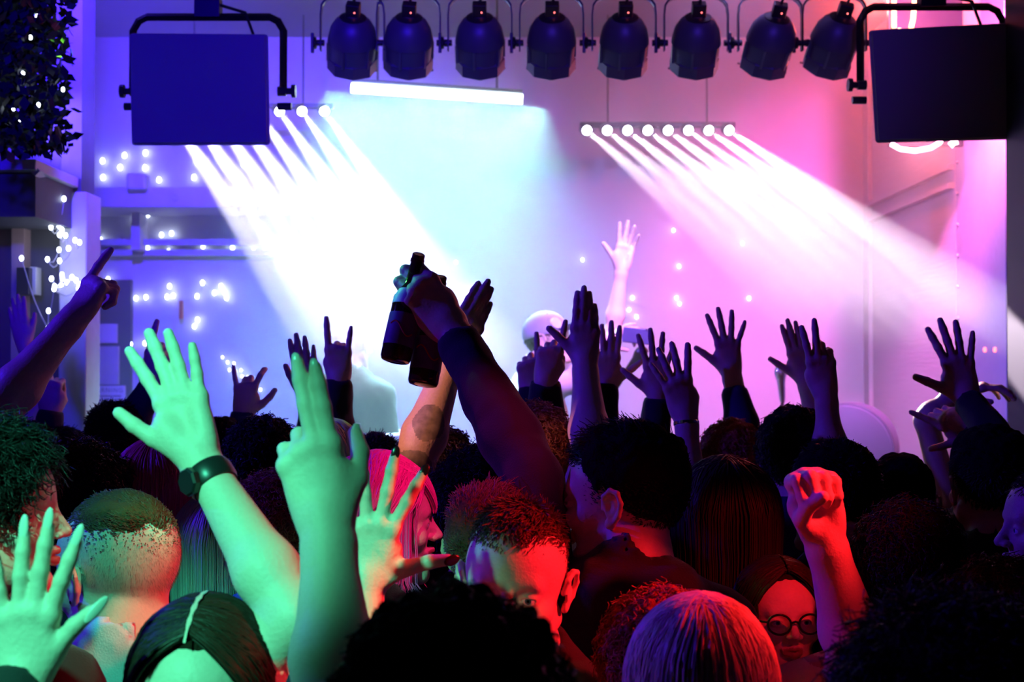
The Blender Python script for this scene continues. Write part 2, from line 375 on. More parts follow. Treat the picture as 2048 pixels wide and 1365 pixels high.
# ------------------------------------------------------------------ head
def head_prims(C, R, s, face, ears=True):
    L = lambda x, y, z: C + s * (R @ np.array([x, y, z])); v = lambda a: np.array(a) * s; P = []
    e = lambda c, r, k=0.015, sub=False: P.append(ell(L(*c), v(r), R, k * s, sub))
    c_ = lambda a, b, ra, rb, k=0.012: P.append(cone(L(*a), L(*b), ra * s, rb * s, k * s))
    e((0, -.012, .035), (.076, .096, .088)); e((0, .032, .035), (.062, .056, .058), .03); e((0, .030, -.03), (.058, .056, .066), .03)
    c_((0, -.022, -.05), (0, -.030, -.15), .056, .054, .02)
    for q in (-1, 1):
        c_((q * .054, -.002, -.045), (q * .018, .068, -.094), .020, .018, .02)
        e((q * .040, .056, -.020), (.026, .028, .022), .015)
    e((0, .076, -.096), (.020, .014, .016), .015)
    if face:
        c_((-.036, .076, .026), (.036, .076, .026), .011, .011, .015)
        c_((0, .086, .014), (0, .107, -.020), .0075, .0100, .012)
        e((0, .101, -.058), (.022, .006, .020), .012) if False else None
        for q in (-1, 1):
            e((q * .031, .098, .006), (.018, .016, .013), .012, True)
            e((q * .0105, .098, -.024), (.0085, .009, .007), .006)
            P.append(ell(L(q * .031, .0745, .006), v((.0155, .0150, .0145)), R, .004 * s))
            P.append(ell(L(q * .031, .092, .004), v((.0130, .014, .0040)), R, .0015 * s, True))
            e((q * .0055, .1035, -.0315), (.0028, .004, .003), .002, True)
        c_((-.020, .083, -.0515), (0, .094, -.0485), .0045, .0062, .006); c_((.020, .083, -.0515), (0, .094, -.0485), .0045, .0062, .006)
        c_((-.017, .083, -.0595), (0, .092, -.0625), .0045, .0072, .006); c_((.017, .083, -.0595), (0, .092, -.0625), .0045, .0072, .006)
        e((0, .098, -.0550), (.021, .010, .0011), .002, True)
    else:
        c_((0, .084, .014), (0, .105, -.020), .008, .0105, .012); c_((-.016, .086, -.056), (.016, .086, -.056), .007, .007, .01)
        for q in (-1, 1): e((q * .031, .098, .006), (.017, .014, .011), .012, True)
    if ears:
        for q in (-1, 1):
            X = q * .076
            pts = [(X, .014, .000), (X + q * .006, .012, .020), (X + q * .012, .000, .031), (X + q * .016, -.013, .027), (X + q * .016, -.019, .010), (X + q * .011, -.014, -.010), (X + q * .004, -.004, -.024), (X + q * .001, .006, -.028)]
            for a, b in zip(pts, pts[1:]): c_(a, b, .0042, .0042, .003)
            e((X + q * .005, -.004, .004), (.0045, .016, .026), .004)
            e((X + q * .003, .003, -.024), (.005, .008, .009), .004)
            e((X + q * .012, .002, .002), (.0065, .008, .011), .003, True)
    return P

def hair_keep(p, style):
    x, y, z = p[..., 0], p[..., 1], p[..., 2]
    if style == 'fade': return z > np.where(y > 0, .062 + .30 * y, .062 + .10 * y) + .006 * wob(p, 160, 2)
    line = np.where(y > 0, .012 + .95 * y - 7 * x * x * (y > .02), .012 + .75 * y)
    return z > line

SK_C = np.array([0, -.012, .035]); SK_R = np.array([.076, .096, .088])
def skull(d, grow=0.0): return SK_C + d * (SK_R + grow)

def hair(C, R, s, style, m, seed, dens=1.0, length=None, vol=0.0, zcut=None, thick=1.0):
    rs = np.random.RandomState(seed); parts = []
    def world(P): return C + s * (P @ R.T)
    # root directions
    n0 = int(5200 * dens); d = rs.normal(size=(n0, 3)); d /= np.linalg.norm(d, axis=1, keepdims=True)
    # ---- cap
    nt, npz = 144, 80
    th = np.linspace(0, 2 * np.pi, nt, endpoint=False); ph = np.linspace(0.001, np.pi * .80, npz)
    T, Pp = np.meshgrid(th, ph); D = np.stack([np.sin(Pp) * np.cos(T), np.sin(Pp) * np.sin(T), np.cos(Pp)], -1)
    g0 = {'buzz': .0025, 'fade': .006, 'short': .010, 'curly': .020, 'quiff': .012, 'long': .009, 'bangs': .009, 'bob': .010, 'puff': .030}[style] + vol
    base = skull(D); kp = hair_keep(base, style)
    topf = np.clip((D[..., 2] + .3) / 1.0, 0.15, 1)
    if style == 'fade': topf = np.clip((D[..., 2] - .35) / .4, 0.1, 1)
    g = g0 * topf * (1 + .35 * wob(D, 9, seed) + .2 * wob(D, 23, seed))
    ez = base[..., 2] - (np.where(base[..., 1] > 0, .012 + .95 * base[..., 1] - 7 * base[..., 0] ** 2 * (base[..., 1] > .02), .012 + .75 * base[..., 1]) if style != 'fade' else .062)
    g = g * np.clip(ez / .035, .12, 1)
    capV = skull(D, 0) + D * g[..., None]
    i, j = np.meshgrid(np.arange(npz - 1), np.arange(nt), indexing='ij'); j2 = (j + 1) % nt
    q = np.stack([i * nt + j, (i + 1) * nt + j, (i + 1) * nt + j2, i * nt + j2], -1).reshape(-1, 4)
    if style == 'fade': kp = hair_keep(base - np.array([0, 0, .016]), style)
    kq = kp.reshape(-1)[q].all(1); parts.append((world(capV.reshape(-1, 3)), q[kq], 1))
    mb = m
    if style in ('long', 'bangs', 'bob'):
        ln = length or .30
        N = int(1900 * dens); S = 22
        yy = rs.uniform(-.35, .70, N); u0 = np.stack([rs.normal(0, .03, N), yy, np.sqrt(np.clip(1 - yy ** 2, 0, 1))], 1); u0 /= np.linalg.norm(u0, axis=1, keepdims=True)
        sg = np.where(rs.rand(N) < .5, -1, 1)
        fr = (yy + .35) / 1.07     # 0 crown .. 1 front
        hd = np.where(rs.rand(N) < .55, rs.uniform(0, 1, N), 0.0) * np.clip(1 - fr * .9, 0, 1) * (np.pi / 2)  # how far heading swings to the back
        hd = hd + .12; fwd = (yy > .30) & (rs.rand(N) < .75); hd = np.where(fwd, -rs.uniform(.0, .75, N) * np.clip((yy - .2) / .5, 0, 1), hd)
        u0[:, 0] = np.where(yy > .1, sg * rs.uniform(.015, .06, N), u0[:, 0]); u0 /= np.linalg.norm(u0, axis=1, keepdims=True)
        t = np.stack([sg * np.cos(hd), -np.sin(hd), np.zeros(N)], 1); t -= (t * u0).sum(1, keepdims=True) * u0; t /= np.linalg.norm(t, axis=1, keepdims=True)
        lay = rs.uniform(.3, 1, N); grow = (.012 + vol) * lay + .010
        if style == 'bangs':
            fb = (rs.rand(N) < .34)
            ax = rs.uniform(-.55, .55, N); uf = np.stack([ax, .15 + 0 * ax, np.sqrt(1 - ax ** 2 * .9)], 1); uf /= np.linalg.norm(uf, axis=1, keepdims=True)
            tf = np.stack([ax * .5, np.ones(N), np.zeros(N)], 1); tf -= (tf * uf).sum(1, keepdims=True) * uf; tf /= np.linalg.norm(tf, axis=1, keepdims=True)
            u0 = np.where(fb[:, None], uf, u0); t = np.where(fb[:, None], tf, t)
        P = np.zeros((N, S, 3)); tot = ln * rs.uniform(.82, 1.05, N) + .16
        if style == 'bangs': tot = np.where(fb, rs.uniform(.105, .125, N), tot)
        step = tot / (S - 1); cur = u0.copy(); pos = None; ang = np.zeros(N)
        hang = np.zeros(N, bool); ph_ = rs.uniform(0, 6.28, N); wv = rs.uniform(.0, .004, N)
        pos = SK_C + u0 * (SK_R + grow[:, None])
        for k_ in range(S):
            P[:, k_] = pos
            ang2 = ang + step / .088; uu = u0 * np.cos(ang2)[:, None] + t * np.sin(ang2)[:, None]
            npos = SK_C + uu * (SK_R + grow[:, None])
            hang = hang | (uu[:, 2] < -.05)
            out = nrm_rows(np.stack([pos[:, 0], pos[:, 1] + .02, 0 * pos[:, 0]], 1))
            down = pos + np.stack([-.10 * pos[:, 0] / .08 * .3 + wv * np.cos(ph_ + k_), -.06 * np.ones(N) * 0, -np.ones(N)], 1) * step[:, None]
            # shoulders push hair outwards
            low = (pos[:, 2] < -.095) & (pos[:, 2] > -.20); down[low] += out[low] * .85 * step[low][:, None]
            pos = np.where(hang[:, None], down, npos); ang = ang2
        P += (wob(P, 60, seed)[..., None] * .002)
        parts.append((*strands(world(P), .0017 * s * thick, .0008 * s * thick),))
    else:
        if style == 'fade':   # stubble on the shaved back and sides
            ds = rs.normal(size=(12000, 3)); ds /= np.linalg.norm(ds, axis=1, keepdims=True); bs = skull(ds); bs = bs[hair_keep(bs, 'short') & ~hair_keep(bs, 'fade')]
            nb_ = nrm_rows((bs - SK_C) / SK_R ** 2); Ps = np.stack([bs, bs + nb_ * .0012 + np.array([0, 0, -.0012]), bs + nb_ * .0018 + np.array([0, 0, -.003])], 1)
            parts.append((*strands(world(Ps), .00010 * s, .00006 * s),))
        base = skull(d); k = hair_keep(base + rs.normal(0, .012 if style == 'fade' else .004, base.shape), style)
        d = d[k]; base = base[k]; N = len(d)
        L0 = {'buzz': .006, 'fade': .022, 'short': .026, 'curly': .045, 'quiff': .040, 'puff': .06}[style] if length is None else length
        S = 4 if style in ('buzz', 'fade') else (10 if style in ('curly', 'puff') else 6)
        Ls = L0 * rs.uniform(.6, 1.15, N)
        top = np.clip((d[:, 2] - .25) / .5, 0, 1)
        if style in ('fade', 'quiff'): Ls = Ls * (.15 + .85 * top)
        if style == 'short': Ls = Ls * (.5 + .5 * top)
        flow = {'fade': (0, 1, .1), 'quiff': (.15, .9, .5), 'buzz': (0, .6, 0), 'short': (.25, .5, -.35), 'curly': (0, 0, -.2), 'puff': (0, 0, 0)}[style]
        fl = np.array(flow) + rs.normal(0, .25, (N, 3)) + .5 * np.stack([wob(d, 5, seed), wob(d, 6, seed + 3), wob(d, 7, seed + 5)], 1)
        tang = fl - (fl * d).sum(1, keepdims=True) * d
        lift = {'buzz': .8, 'fade': .45, 'short': .35, 'curly': .6, 'quiff': .55, 'puff': 1.0}[style]
        P = np.zeros((N, S, 3)); pos = base + d * (g0 * .25); dirv = nrm_rows(d * lift + tang)
        ph_ = rs.uniform(0, 6.28, N); e1 = nrm_rows(np.cross(d, rs.normal(size=(N, 3)))); e2 = np.cross(d, e1)
        ca = {'curly': .007, 'puff': .007}.get(style, .0)
        for k_ in range(S):
            P[:, k_] = pos + ca * (k_ / S) ** .5 * (np.cos(ph_ + k_ * 1.3)[:, None] * e1 + np.sin(ph_ + k_ * 1.3)[:, None] * e2)
            pos = pos + dirv * (Ls / (S - 1))[:, None]; dirv = nrm_rows(dirv + tang * .12 - np.array([0, 0, .10]))
        rr = {'buzz': .0006, 'fade': .0010, 'short': .0011, 'curly': .0014, 'quiff': .0012, 'puff': .0014}[style]
        parts.append((*strands(world(P), rr * thick * s, rr * .5 * thick * s),))
    return parts

def nrm_rows(a): return a / (np.linalg.norm(a, axis=-1, keepdims=True) + 1e-9)

def rot(yaw=0, pitch=0, roll=0):
    """yaw 0 looks away from the camera (+Y); +90 looks to photo left; 180 towards the camera. pitch + = up. roll + = tilts to its right"""
    return np.array(Matrix.Rotation(math.radians(yaw), 3, 'Z') @ Matrix.Rotation(math.radians(pitch), 3, 'X') @ Matrix.Rotation(math.radians(roll), 3, 'Y'))

PCOUNT = [0]
def person(px, py, d, label, yaw=0, pitch=0, roll=0, byaw=None, hs=1.0, skin=SKIN, hairs=None, top=C_BLACK, legs=DENIM,
           arms=(), face=False, z0=0.0, fine=1.0, hood=False, wide=1.0, skin_top=None, extras=None, cap_only=False, ears=True, group=None, short=False, thing='jumper'):
    PCOUNT[0] += 1; seed = PCOUNT[0]
    T = at(px, py, d); R = rot(yaw, pitch, roll); C = T - np.array([0, 0, .125 * hs]); zt = T[2] - .01
    BY = rot(yaw * .4 if byaw is None else byaw); base = np.array([C[0], C[1], z0]) - BY @ np.array([0, .02 + .03 * max(0, math.cos(math.radians(pitch)) - 0), 0])
    B = lambda x, y, z: np.array([base[0], base[1], 0]) + BY @ np.array([x, y, 0]) + np.array([0, 0, z])
    hz = zt - .91; lg = hz - z0
    W = wide
    torso = [cone(B(-.13 * W, -.01, zt - .345), B(.13 * W, -.01, zt - .345), .058, .058, .03), ell(B(0, 0, zt - .47), (.170 * W, .112, .20), BY, .04),
             cone(B(0, -.02, zt - .22), B(.12 * W, -.01, zt - .325), .045, .045, .03), cone(B(0, -.02, zt - .22), B(-.12 * W, -.01, zt - .325), .045, .045, .03),
             ell(B(0, 0, zt - .70), (.148 * W, .105, .18), BY, .05), ell(B(0, -.005, zt - .86), (.165 * W, .12, .12), BY, .05)]
    legp = []
    for q in (-1, 1):
        legp += [cone(B(q * .085, 0, hz), B(q * .095, .01, z0 + lg * .52), .082, .056, .03), cone(B(q * .095, .01, z0 + lg * .52), B(q * .10, -.02, z0 + .10), .054, .040, .02)]
    feet = [[cone(B(q * .10, -.03, z0 + .06), B(q * .115, .14, z0 + .045), .042, .036, .02), cone(B(q * .10, -.03, z0 + .12), B(q * .10, -.03, z0 + .06), .045, .045, .02)] for q in (-1, 1)]
    body = head_prims(C, R, hs, face, ears) + [cone(C + R @ np.array([0, -.03, -.09]) * hs, B(0, -.005, zt - .31), .053, .050, .03)] + torso + legp
    for ft in feet: body.append(cone(ft[1][1], ft[1][2], .036, .036, .02)); body.append(cone(ft[0][1], ft[0][2], .034, .028, .02))
    zones = [('head', C, R)]; sleeves = []; handinfo = {}
    done = {a['side'] for a in arms}
    allarms = list(arms) + [dict(side=q) for q in (-1, 1) if q not in done]
    for a in allarms:
        q = a['side']
        if 'wrist' in a:
            Sh = B(q * .158 * W, 0, zt - .325) + np.array([0, 0, .015]); Wr = np.array(a['wrist'], float); El = np.array(a['elbow'], float)
            f = nrm(a['f']); n = np.array(a['n'], float); n = nrm(n - (n @ f) * f); s = np.cross(f, n)
            if s[0] * (1 if a.get('thumb', 'L') == 'R' else -1) < 0: s = -s
            if 's' in a and s @ np.array(a['s'], float) < 0: s = -s
            hp, tips = hand(Wr, f, s, n, a.get('pose', 'open'), a.get('sc', 1.0), a.get('over')); fat = a.get('fat', 1.0)
        else:
            Sh = B(q * .165 * W, 0, zt - .345); El = B(q * .215 * W, -.04, zt - .62); Wr = B(q * .205 * W, .05, zt - .85)
            f = np.array([0, 0, -1.0]); n = BY @ np.array([q * 1.0, 0, 0]); s = BY @ np.array([0, 1.0, 0]); hp, tips = hand(Wr, f, s, n, 'relax'); fat = 1.0
        fd = Wr - El; mid = El + fd * .28
        up = [cone(Sh, El, .050 * fat, .037 * fat, .03)]
        fo = [cone(El, mid, .036 * fat, .041 * fat, .02), cone(mid, Wr - nrm(fd) * .03, .041 * fat, .0265 * fat, .02), cone(Wr - nrm(fd) * .04, Wr, .0265 * fat, .0245 * fat, .01)]
        body += up + fo + hp; zones.append(('arm', El, Wr, Wr + nrm(f) * .09, 'wrist' in a, Sh + (El - Sh) * (.3 if 'wrist' in a and a.get('sleeve', .93) < 0 else 1.0)))
        sl = a.get('sleeve', .93)
        if short and 'sleeve' not in a: sl = -.5
        if sl >= 0:
            e2 = El + fd * sl; sleeves += [cone(Sh, El, .052 * fat, .040 * fat, .03), cone(El, mid, .040 * fat, .043 * fat, .02)]
            if sl > .3: sleeves += [cone(mid, e2, .042 * fat, .029 * fat, .01, 'b'), cone(e2 - nrm(fd) * .05, e2 + nrm(fd) * .006, .031 * fat, .030 * fat, .004, 'ab')]
        else: sleeves += [cone(Sh, Sh + (El - Sh) * -sl, .060 * fat, .056 * fat, .03, 'b')]
        handinfo[q] = dict(W=Wr, E=El, f=f, s=s, n=n, tips=tips, fat=fat, fd=nrm(fd))
    def zsd(p, z):
        if z[0] == 'head':
            l = (p - z[1]) @ z[2]; return np.maximum.reduce([np.abs(l[:, 0]) - .11, np.abs(l[:, 1]) - .135, -.118 - l[:, 2], l[:, 2] - .15])
        def seg(p, a, b):
            dd = b - a; t = np.clip((p - a) @ dd / (dd @ dd), 0, 1); return np.linalg.norm(p - a - t[:, None] * dd, axis=1)
        up_ = np.linalg.norm(z[5] - z[1]) > .01
        a_ = z[1] if up_ else z[1] + (z[2] - z[1]) * .25
        core = np.minimum(seg(p, a_, z[2]) - .085, np.linalg.norm(p - z[3], axis=1) - .14)
        if up_: return np.maximum(np.minimum(core, seg(p, z[5], z[1]) - .09), -((p - z[5]) @ nrm(z[1] - z[5])))
        return np.maximum(core, -((p - a_) @ nrm(z[2] - z[1])))
    near = fine
    hb = .013 if d < 2.6 else .016
    parts = []
    F = field_for(body, hb)
    parts.append(F.mesh(lambda c: np.min([zsd(c, z) for z in zones], 0) > -.011))
    for iz, z in enumerate(zones):
        if z[0] == 'head': lo, hi = z[1] - .19 * 1, z[1] + .19; h = (.0021 if face else .0034) * near
        else: lo = np.minimum(np.minimum(np.minimum(z[1], z[5]), z[2]) - .11, z[3] - .15); hi = np.maximum(np.maximum(np.maximum(z[1], z[5]), z[2]) + .11, z[3] + .15); h = (.0032 if d < 2.3 else .0038) * near if z[4] else .008
        F = field_for([p for p in body if ((pbox(p)[0] < hi + .03) & (pbox(p)[1] > lo - .03)).all()], h, lo, hi)
        prev = zones[:iz]
        parts.append(F.mesh(lambda c: (zsd(c, z) < 0) & (np.min([zsd(c, y) for y in prev], 0) > -.0045 if prev else True)))
    V, Q, M = merge(parts); cen = V[Q].mean(1)
    if face:
        l = ((cen - C) @ R) / hs
        lip = (np.abs(l[:, 0]) < .021) & (l[:, 2] < -.0462 - 6 * l[:, 0] ** 2) & (l[:, 2] > -.0670 + 12 * l[:, 0] ** 2) & (l[:, 1] > .080); M[lip] = 1
    me = link_mesh('person', V, Q, [skin, LIP], M, None, base)
    tag(me, label, 'person', group)
    # jumper / shirt
    gp = torso + sleeves + [cone(B(0, -.01, zt - .30), B(0, -.01, zt - .36), .062, .075, .03)]
    g = field_for(gp, .0085 * near if d < 2.7 else .011, off=.010)
    nk = C + R @ np.array([0, -.03, -.10]) * hs; nb = B(0, -.015, zt - .30)
    if hood: g.add(cone(B(-.07, -.06, zt - .27), B(.07, -.06, zt - .27), .05, .05, .03)); g.add(cone(B(-.06, .0, zt - .28), B(.06, .0, zt - .28), .055, .055, .03))
    sub = ell((nk + nb) / 2 + np.array([0, 0, .060]), (.068, .074, .075), BY, .01, True); g.add(sub)
    X, Y, Z = g.axes(tuple(slice(0, k) for k in g.n)); G = np.stack(np.broadcast_arrays(X, Y, Z), -1)
    g.D += (.0045 * wob(G * np.array([1, 1, .55]), 42, seed) + .002 * wob(G, 95, seed)).astype(np.float32)
    g.D = np.maximum(g.D, (zt - .93) - Z)
    Vg, Qg = g.mesh(); o = link_mesh(thing, Vg, Qg, top, None, me, base)
    if z0 == 0 or True:
        t = field_for(torso[-1:] + legp, .018, off=.012); _, _, Z = t.axes(tuple(slice(0, k) for k in t.n)); t.D = np.maximum(t.D, Z - (zt - .84)); t.D = np.maximum(t.D, (z0 + .10) - Z)
        Vt, Qt = t.mesh(); link_mesh('trousers', Vt, Qt, legs, None, me, base)
        for ft in feet:
            t = field_for(ft, .012, off=.008); _, _, Z = t.axes(tuple(slice(0, k) for k in t.n)); t.D = np.maximum(t.D, z0 + .001 - Z); Vt, Qt = t.mesh(); link_mesh('shoe', Vt, Qt, C_BLACK, None, me, base)
    if hairs:
        hh = dict(hairs); hm = hh.pop('m'); dn = hh.pop('dens', 1.0 if d < 3 else .6); th = hh.pop('thick', 1.0 if d < 3 else 1.5)
        Vh, Qh, Mh = merge(hair(C, R, hs, hh.pop('style'), hm, seed, dens=dn, thick=th, **hh)); cm = MATS.get(hm.name + '_under')
        if cm is None: cc_ = hm.node_tree.nodes['Principled BSDF'].inputs['Base Color'].default_value; cm = mat(hm.name + '_under', tuple(c * .8 for c in cc_[:3]), .95, spec=.05, bump=1.0, bscale=220)
        link_mesh('hair', Vh, Qh, [hm, cm], Mh, me, base)
    L = lambda x, y, z: C + hs * (R @ np.array([x, y, z]))
    if face:
        for q in (-1, 1):
            mb = MB(); mb.ball((0, 0, 0), .0128 * hs, n=32); A = np.array(mb.V); A = A @ np.array(Matrix.Rotation(-math.pi / 2, 3, 'X')).T
            cen = np.array([A[f].mean(0) for f in mb.F]); ca = cen[:, 1] / np.linalg.norm(cen, axis=1)
            mi = np.where(ca > .975, 2, np.where(ca > .885, 1, 0)); A = A @ R.T + L(q * .031, .0755, .005)
            link_mesh('eye', A, mb.F, [EYEW, IRIS, PUPIL], mi, me, base)
            rs = np.random.RandomState(seed); n = 150; x = rs.uniform(.012, .050, n); zz = .0245 + .006 * np.sin((x - .012) / .038 * 2.4) + rs.normal(0, .0016, n)
            Pn = np.zeros((n, 3, 3))
            for k_ in range(3):
                xx = x + k_ * .0035; yy = .0885 - (xx / .05) ** 2 * .020
                Pn[:, k_] = np.stack([q * xx, yy + .001 * k_, zz + k_ * .0006], 1)
            Vb, Qb = strands(C + hs * (Pn @ R.T), .0009, .0004); link_mesh('eyebrow', Vb, Qb, (hairs or {'m': DARKH})['m'] if (hairs or {'m': DARKH})['m'] not in (PINKH, BLONDH, PALEH) else BROWNH, None, me, base)
    return dict(o=me, C=C, R=R, B=B, base=base, L=L, hands=handinfo, zt=zt, hs=hs)

def arm(side, wp, ep, wd, ed, tip, td=None, pose='open', thumb='L', back=True, n=None, **k):
    """wrist pixel, elbow pixel, their distances, pixel the middle finger points at"""
    Wr = at(*wp, wd); El = at(*ep, ed); f = at(*tip, td or wd) - Wr
    return dict(side=side, wrist=Wr, elbow=El, f=f, n=n if n is not None else ((0, -1, .05) if back else (0, 1, 0.05)), pose=pose, thumb=thumb, **k)

def band(P, name, q, t0, t1, m, extra=.003, m2=None):
    """wristwatch or bracelet around a forearm"""
    h = P['hands'][q]; a = h['W'] - h['fd'] * t0; b = h['W'] - h['fd'] * t1; r = .0285 * h['fat'] + extra
    mb = MB(); c = (a + b) / 2; L = np.linalg.norm(b - a) / 2; ax = h['fd']
    pr = [(-L, r - .002), (-L, r), (-L * .6, r + .0022), (L * .6, r + .0022), (L, r), (L, r - .002)]
    mb.lathe(c, ax, pr, 28, closed=True); return mb, c, ax, r, h


# ================================================================== THE PLACE
WALLW = mat('painted_wall', (0.55, 0.55, 0.58), 0.7, bump=0.3, bscale=25, var=0.06)
PLANK = mat('pale_planks', (0.62, 0.60, 0.60), 0.6, bump=0.6, bscale=6, var=0.10, stretch=(1, .6, 9))
DARKW = mat('dark_paint', (0.06, 0.06, 0.08), 0.7, bump=0.3, bscale=18, var=0.25)
WOOD = mat('brown_wood', (0.20, 0.11, 0.07), 0.55, bump=0.4, bscale=8, stretch=(6, 6, 1), var=0.25)
FLOORM = mat('floor_boards', (0.06, 0.05, 0.05), 0.5, bump=0.4, bscale=5, stretch=(8, 1, 1), var=0.3)
CEILM = mat('ceiling_panels', (0.20, 0.20, 0.23), 0.75, bump=0.3, bscale=12, var=0.15)
RIM = mat('trim_paint', (0.50, 0.50, 0.55), 0.6, bump=0.3, bscale=20, var=0.15)
SILVER = mat('galvanised_sheet', (0.50, 0.50, 0.56), 0.5, metal=0.35, bump=0.2, bscale=30, var=0.1)

def struct(name, boxes, m, label=None, bevel=0.0, origin=None):
    mb = MB()
    for b in boxes: mb.box(*b) if len(b) == 2 else mb.box(b[0], b[1], b[2])
    o = mb.build(name, m, origin=origin, bevel=bevel); o['kind'] = 'structure'
    if label: o['label'] = label
    return o
def slab(x0, x1, y0, y1, z0, z1): return (((x0 + x1) / 2, (y0 + y1) / 2, (z0 + z1) / 2), (x1 - x0, y1 - y0, z1 - z0))

YB = 8.5
struct('floor', [slab(-3.6, 3.6, -3.2, 8.7, -.12, 0)], FLOORM)
struct('ceiling', [slab(-3.6, 3.6, -3.2, 8.7, 3.92, 4.05)], CEILM)
struct('wall_back', [slab(-3.6, 2.35, YB, YB + .15, 0, 4.0)], WALLW)
struct('wall_left', [slab(-3.6, -3.45, -3.2, 8.65, 0, 4.0)], DARKW)
struct('wall_right', [slab(2.15, 2.35, 6.80, 8.5, 0, 4.0)], PLANK)
struct('wall_right_front', [slab(3.45, 3.6, -3.2, 6.1, 0, 4.0), slab(2.35, 3.6, 6.0, 6.12, 0, 4.0)], DARKW)
struct('wall_front', [slab(-3.6, 3.6, -3.2, -3.05, 0, 4.0)], DARKW)
# left return wall in front of the stage recess, with a column at its free edge
XL = at(120, 700, 5.8)[0]; XC = at(175, 700, 5.8)[0]
struct('wall_left_front', [slab(-3.45, XL, 5.86, 5.98, 0, 4.0)], DARKW)
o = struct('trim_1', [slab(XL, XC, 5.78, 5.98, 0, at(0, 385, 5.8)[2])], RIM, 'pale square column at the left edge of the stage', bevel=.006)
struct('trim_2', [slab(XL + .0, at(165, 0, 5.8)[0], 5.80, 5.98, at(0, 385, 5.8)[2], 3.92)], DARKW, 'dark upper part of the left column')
# ledge, rails and recess lines across the left back wall
x0 = at(150, 0, 8.2)[0]; x1 = at(640, 0, 8.2)[0]
struct('trim_3', [slab(-3.45, x1, 8.02, 8.5, at(0, 418, 8.1)[2], at(0, 378, 8.1)[2])], RIM, 'pale horizontal beam crossing the left back wall', bevel=.008)
struct('trim_4', [slab(-3.45, x1 + .2, 8.40, 8.5, at(0, 492, 8.45)[2], at(0, 480, 8.45)[2]), slab(-3.45, x1 + .2, 8.43, 8.5, at(0, 512, 8.45)[2], at(0, 500, 8.45)[2])], RIM, 'pair of thin pale rails below the beam')
struct('trim_5', [slab(at(265, 0, 8.3)[0], at(282, 0, 8.3)[0], 8.30, 8.5, at(0, 500, 8.3)[2], at(0, 415, 8.3)[2])], RIM, 'short upright between beam and rails')
struct('trim_6', [slab(at(1735, 0, 8.45)[0] - .02, 2.15, 8.38, 8.5, 0, 3.92)], PLANK, 'upright corner strip at the right end of the back wall')
for k, (za, zb) in enumerate(((330, 342), (368, 382))):
    z = at(1915, za, 6.85)[2]
    struct('trim_%d' % (7 + k), [slab(2.118, 2.15, 6.82, 8.4, z - .025, z)], PLANK, 'raised batten along the planked right wall')

# stage platform
t = MB(); t.box(*slab(XC + .02, 2.14, 5.45, 8.38, .001, .42)); st = t.build('stage_platform', mat('stage_black', (.03, .03, .035), .6, bump=.3, bscale=10), origin=(0, 6.9, 0), bevel=.01)
tag(st, 'black raised stage platform in front of the pale back wall', 'stage')
t = MB(); t.box(*slab(XC + .02, 2.14, 5.44, 5.46, .36, .44)); t.build('edge_strip', GREYM, st)

# silver riveted panel and dark post on the right
xa = 2.15; r = empty('metal_column', (2.22, 6.45, 0), 'pale riveted metal column to the right of the stage', 'column')
t = MB(); t.box(*slab(2.15, 2.30, 6.12, 6.80, 0.001, 3.9)); t.build('panel', SILVER, r, bevel=.004)
for k in range(22):
    t = MB(); t.lathe((2.150, 6.765, .35 + k * .15), (-1, 0, 0), [(-.004, .010), (0.004, .010), (.010, .006), (.012, .002)], 12); t.build('rivet', SILVER, r, smooth=True)
px_ = at(2014, 700, 4.9)[0]
t = MB(); t.box(*slab(px_, px_ + .22, 4.7, 4.9, 0.001, 3.91)); o = t.build('post', mat('post_black', (.012, .012, .02), .6), bevel=.006, origin=(px_ + .11, 4.8, 0))
tag(o, 'black square post at the far right edge of the room', 'post')
# two tiny red indicator lamps on the metal column
for k, xx in enumerate((1971, 1991)):
    p = at(xx, 700, 6.5 - k * .12); t = MB(); y = 2.15 / ((xx - 1024) / FPX); t.lathe((2.149, y, at(xx, 700, y)[2]), (-1, 0, 0), [(-.002, .012), (.006, .011), (.009, .005)], 12)
    o = t.build('indicator_lamp', mat('red_led', (.8, .1, .1), .3, emit=(1, .15, .15), estr=4), smooth=True)
    tag(o, ('left' if k == 0 else 'right') + 'hand one of two tiny red lamps on the metal column', 'lamp', 'red lamps on the column')

# ------------------------------------------------------------------ haze over the stage
mb = MB(); mb.box(*slab(-3.4, 2.12, 5.05, 8.48, .45, 3.90)); hz = mb.build('stage_haze', C_BLACK)
hm = bpy.data.materials.new('haze'); hm.use_nodes = True; nt = hm.node_tree; nt.nodes.clear()
ou = nt.nodes.new('ShaderNodeOutputMaterial'); vs = nt.nodes.new('ShaderNodeVolumeScatter')
vs.inputs['Color'].default_value = (1, 1, 1, 1); vs.inputs['Density'].default_value = 0.11; vs.inputs['Anisotropy'].default_value = 0.6
nt.links.new(vs.outputs[0], ou.inputs['Volume']); hz.data.materials[0] = hm
tag(hz, 'theatrical haze hanging over the whole stage, carrying the light beams', 'haze', kind='stuff')

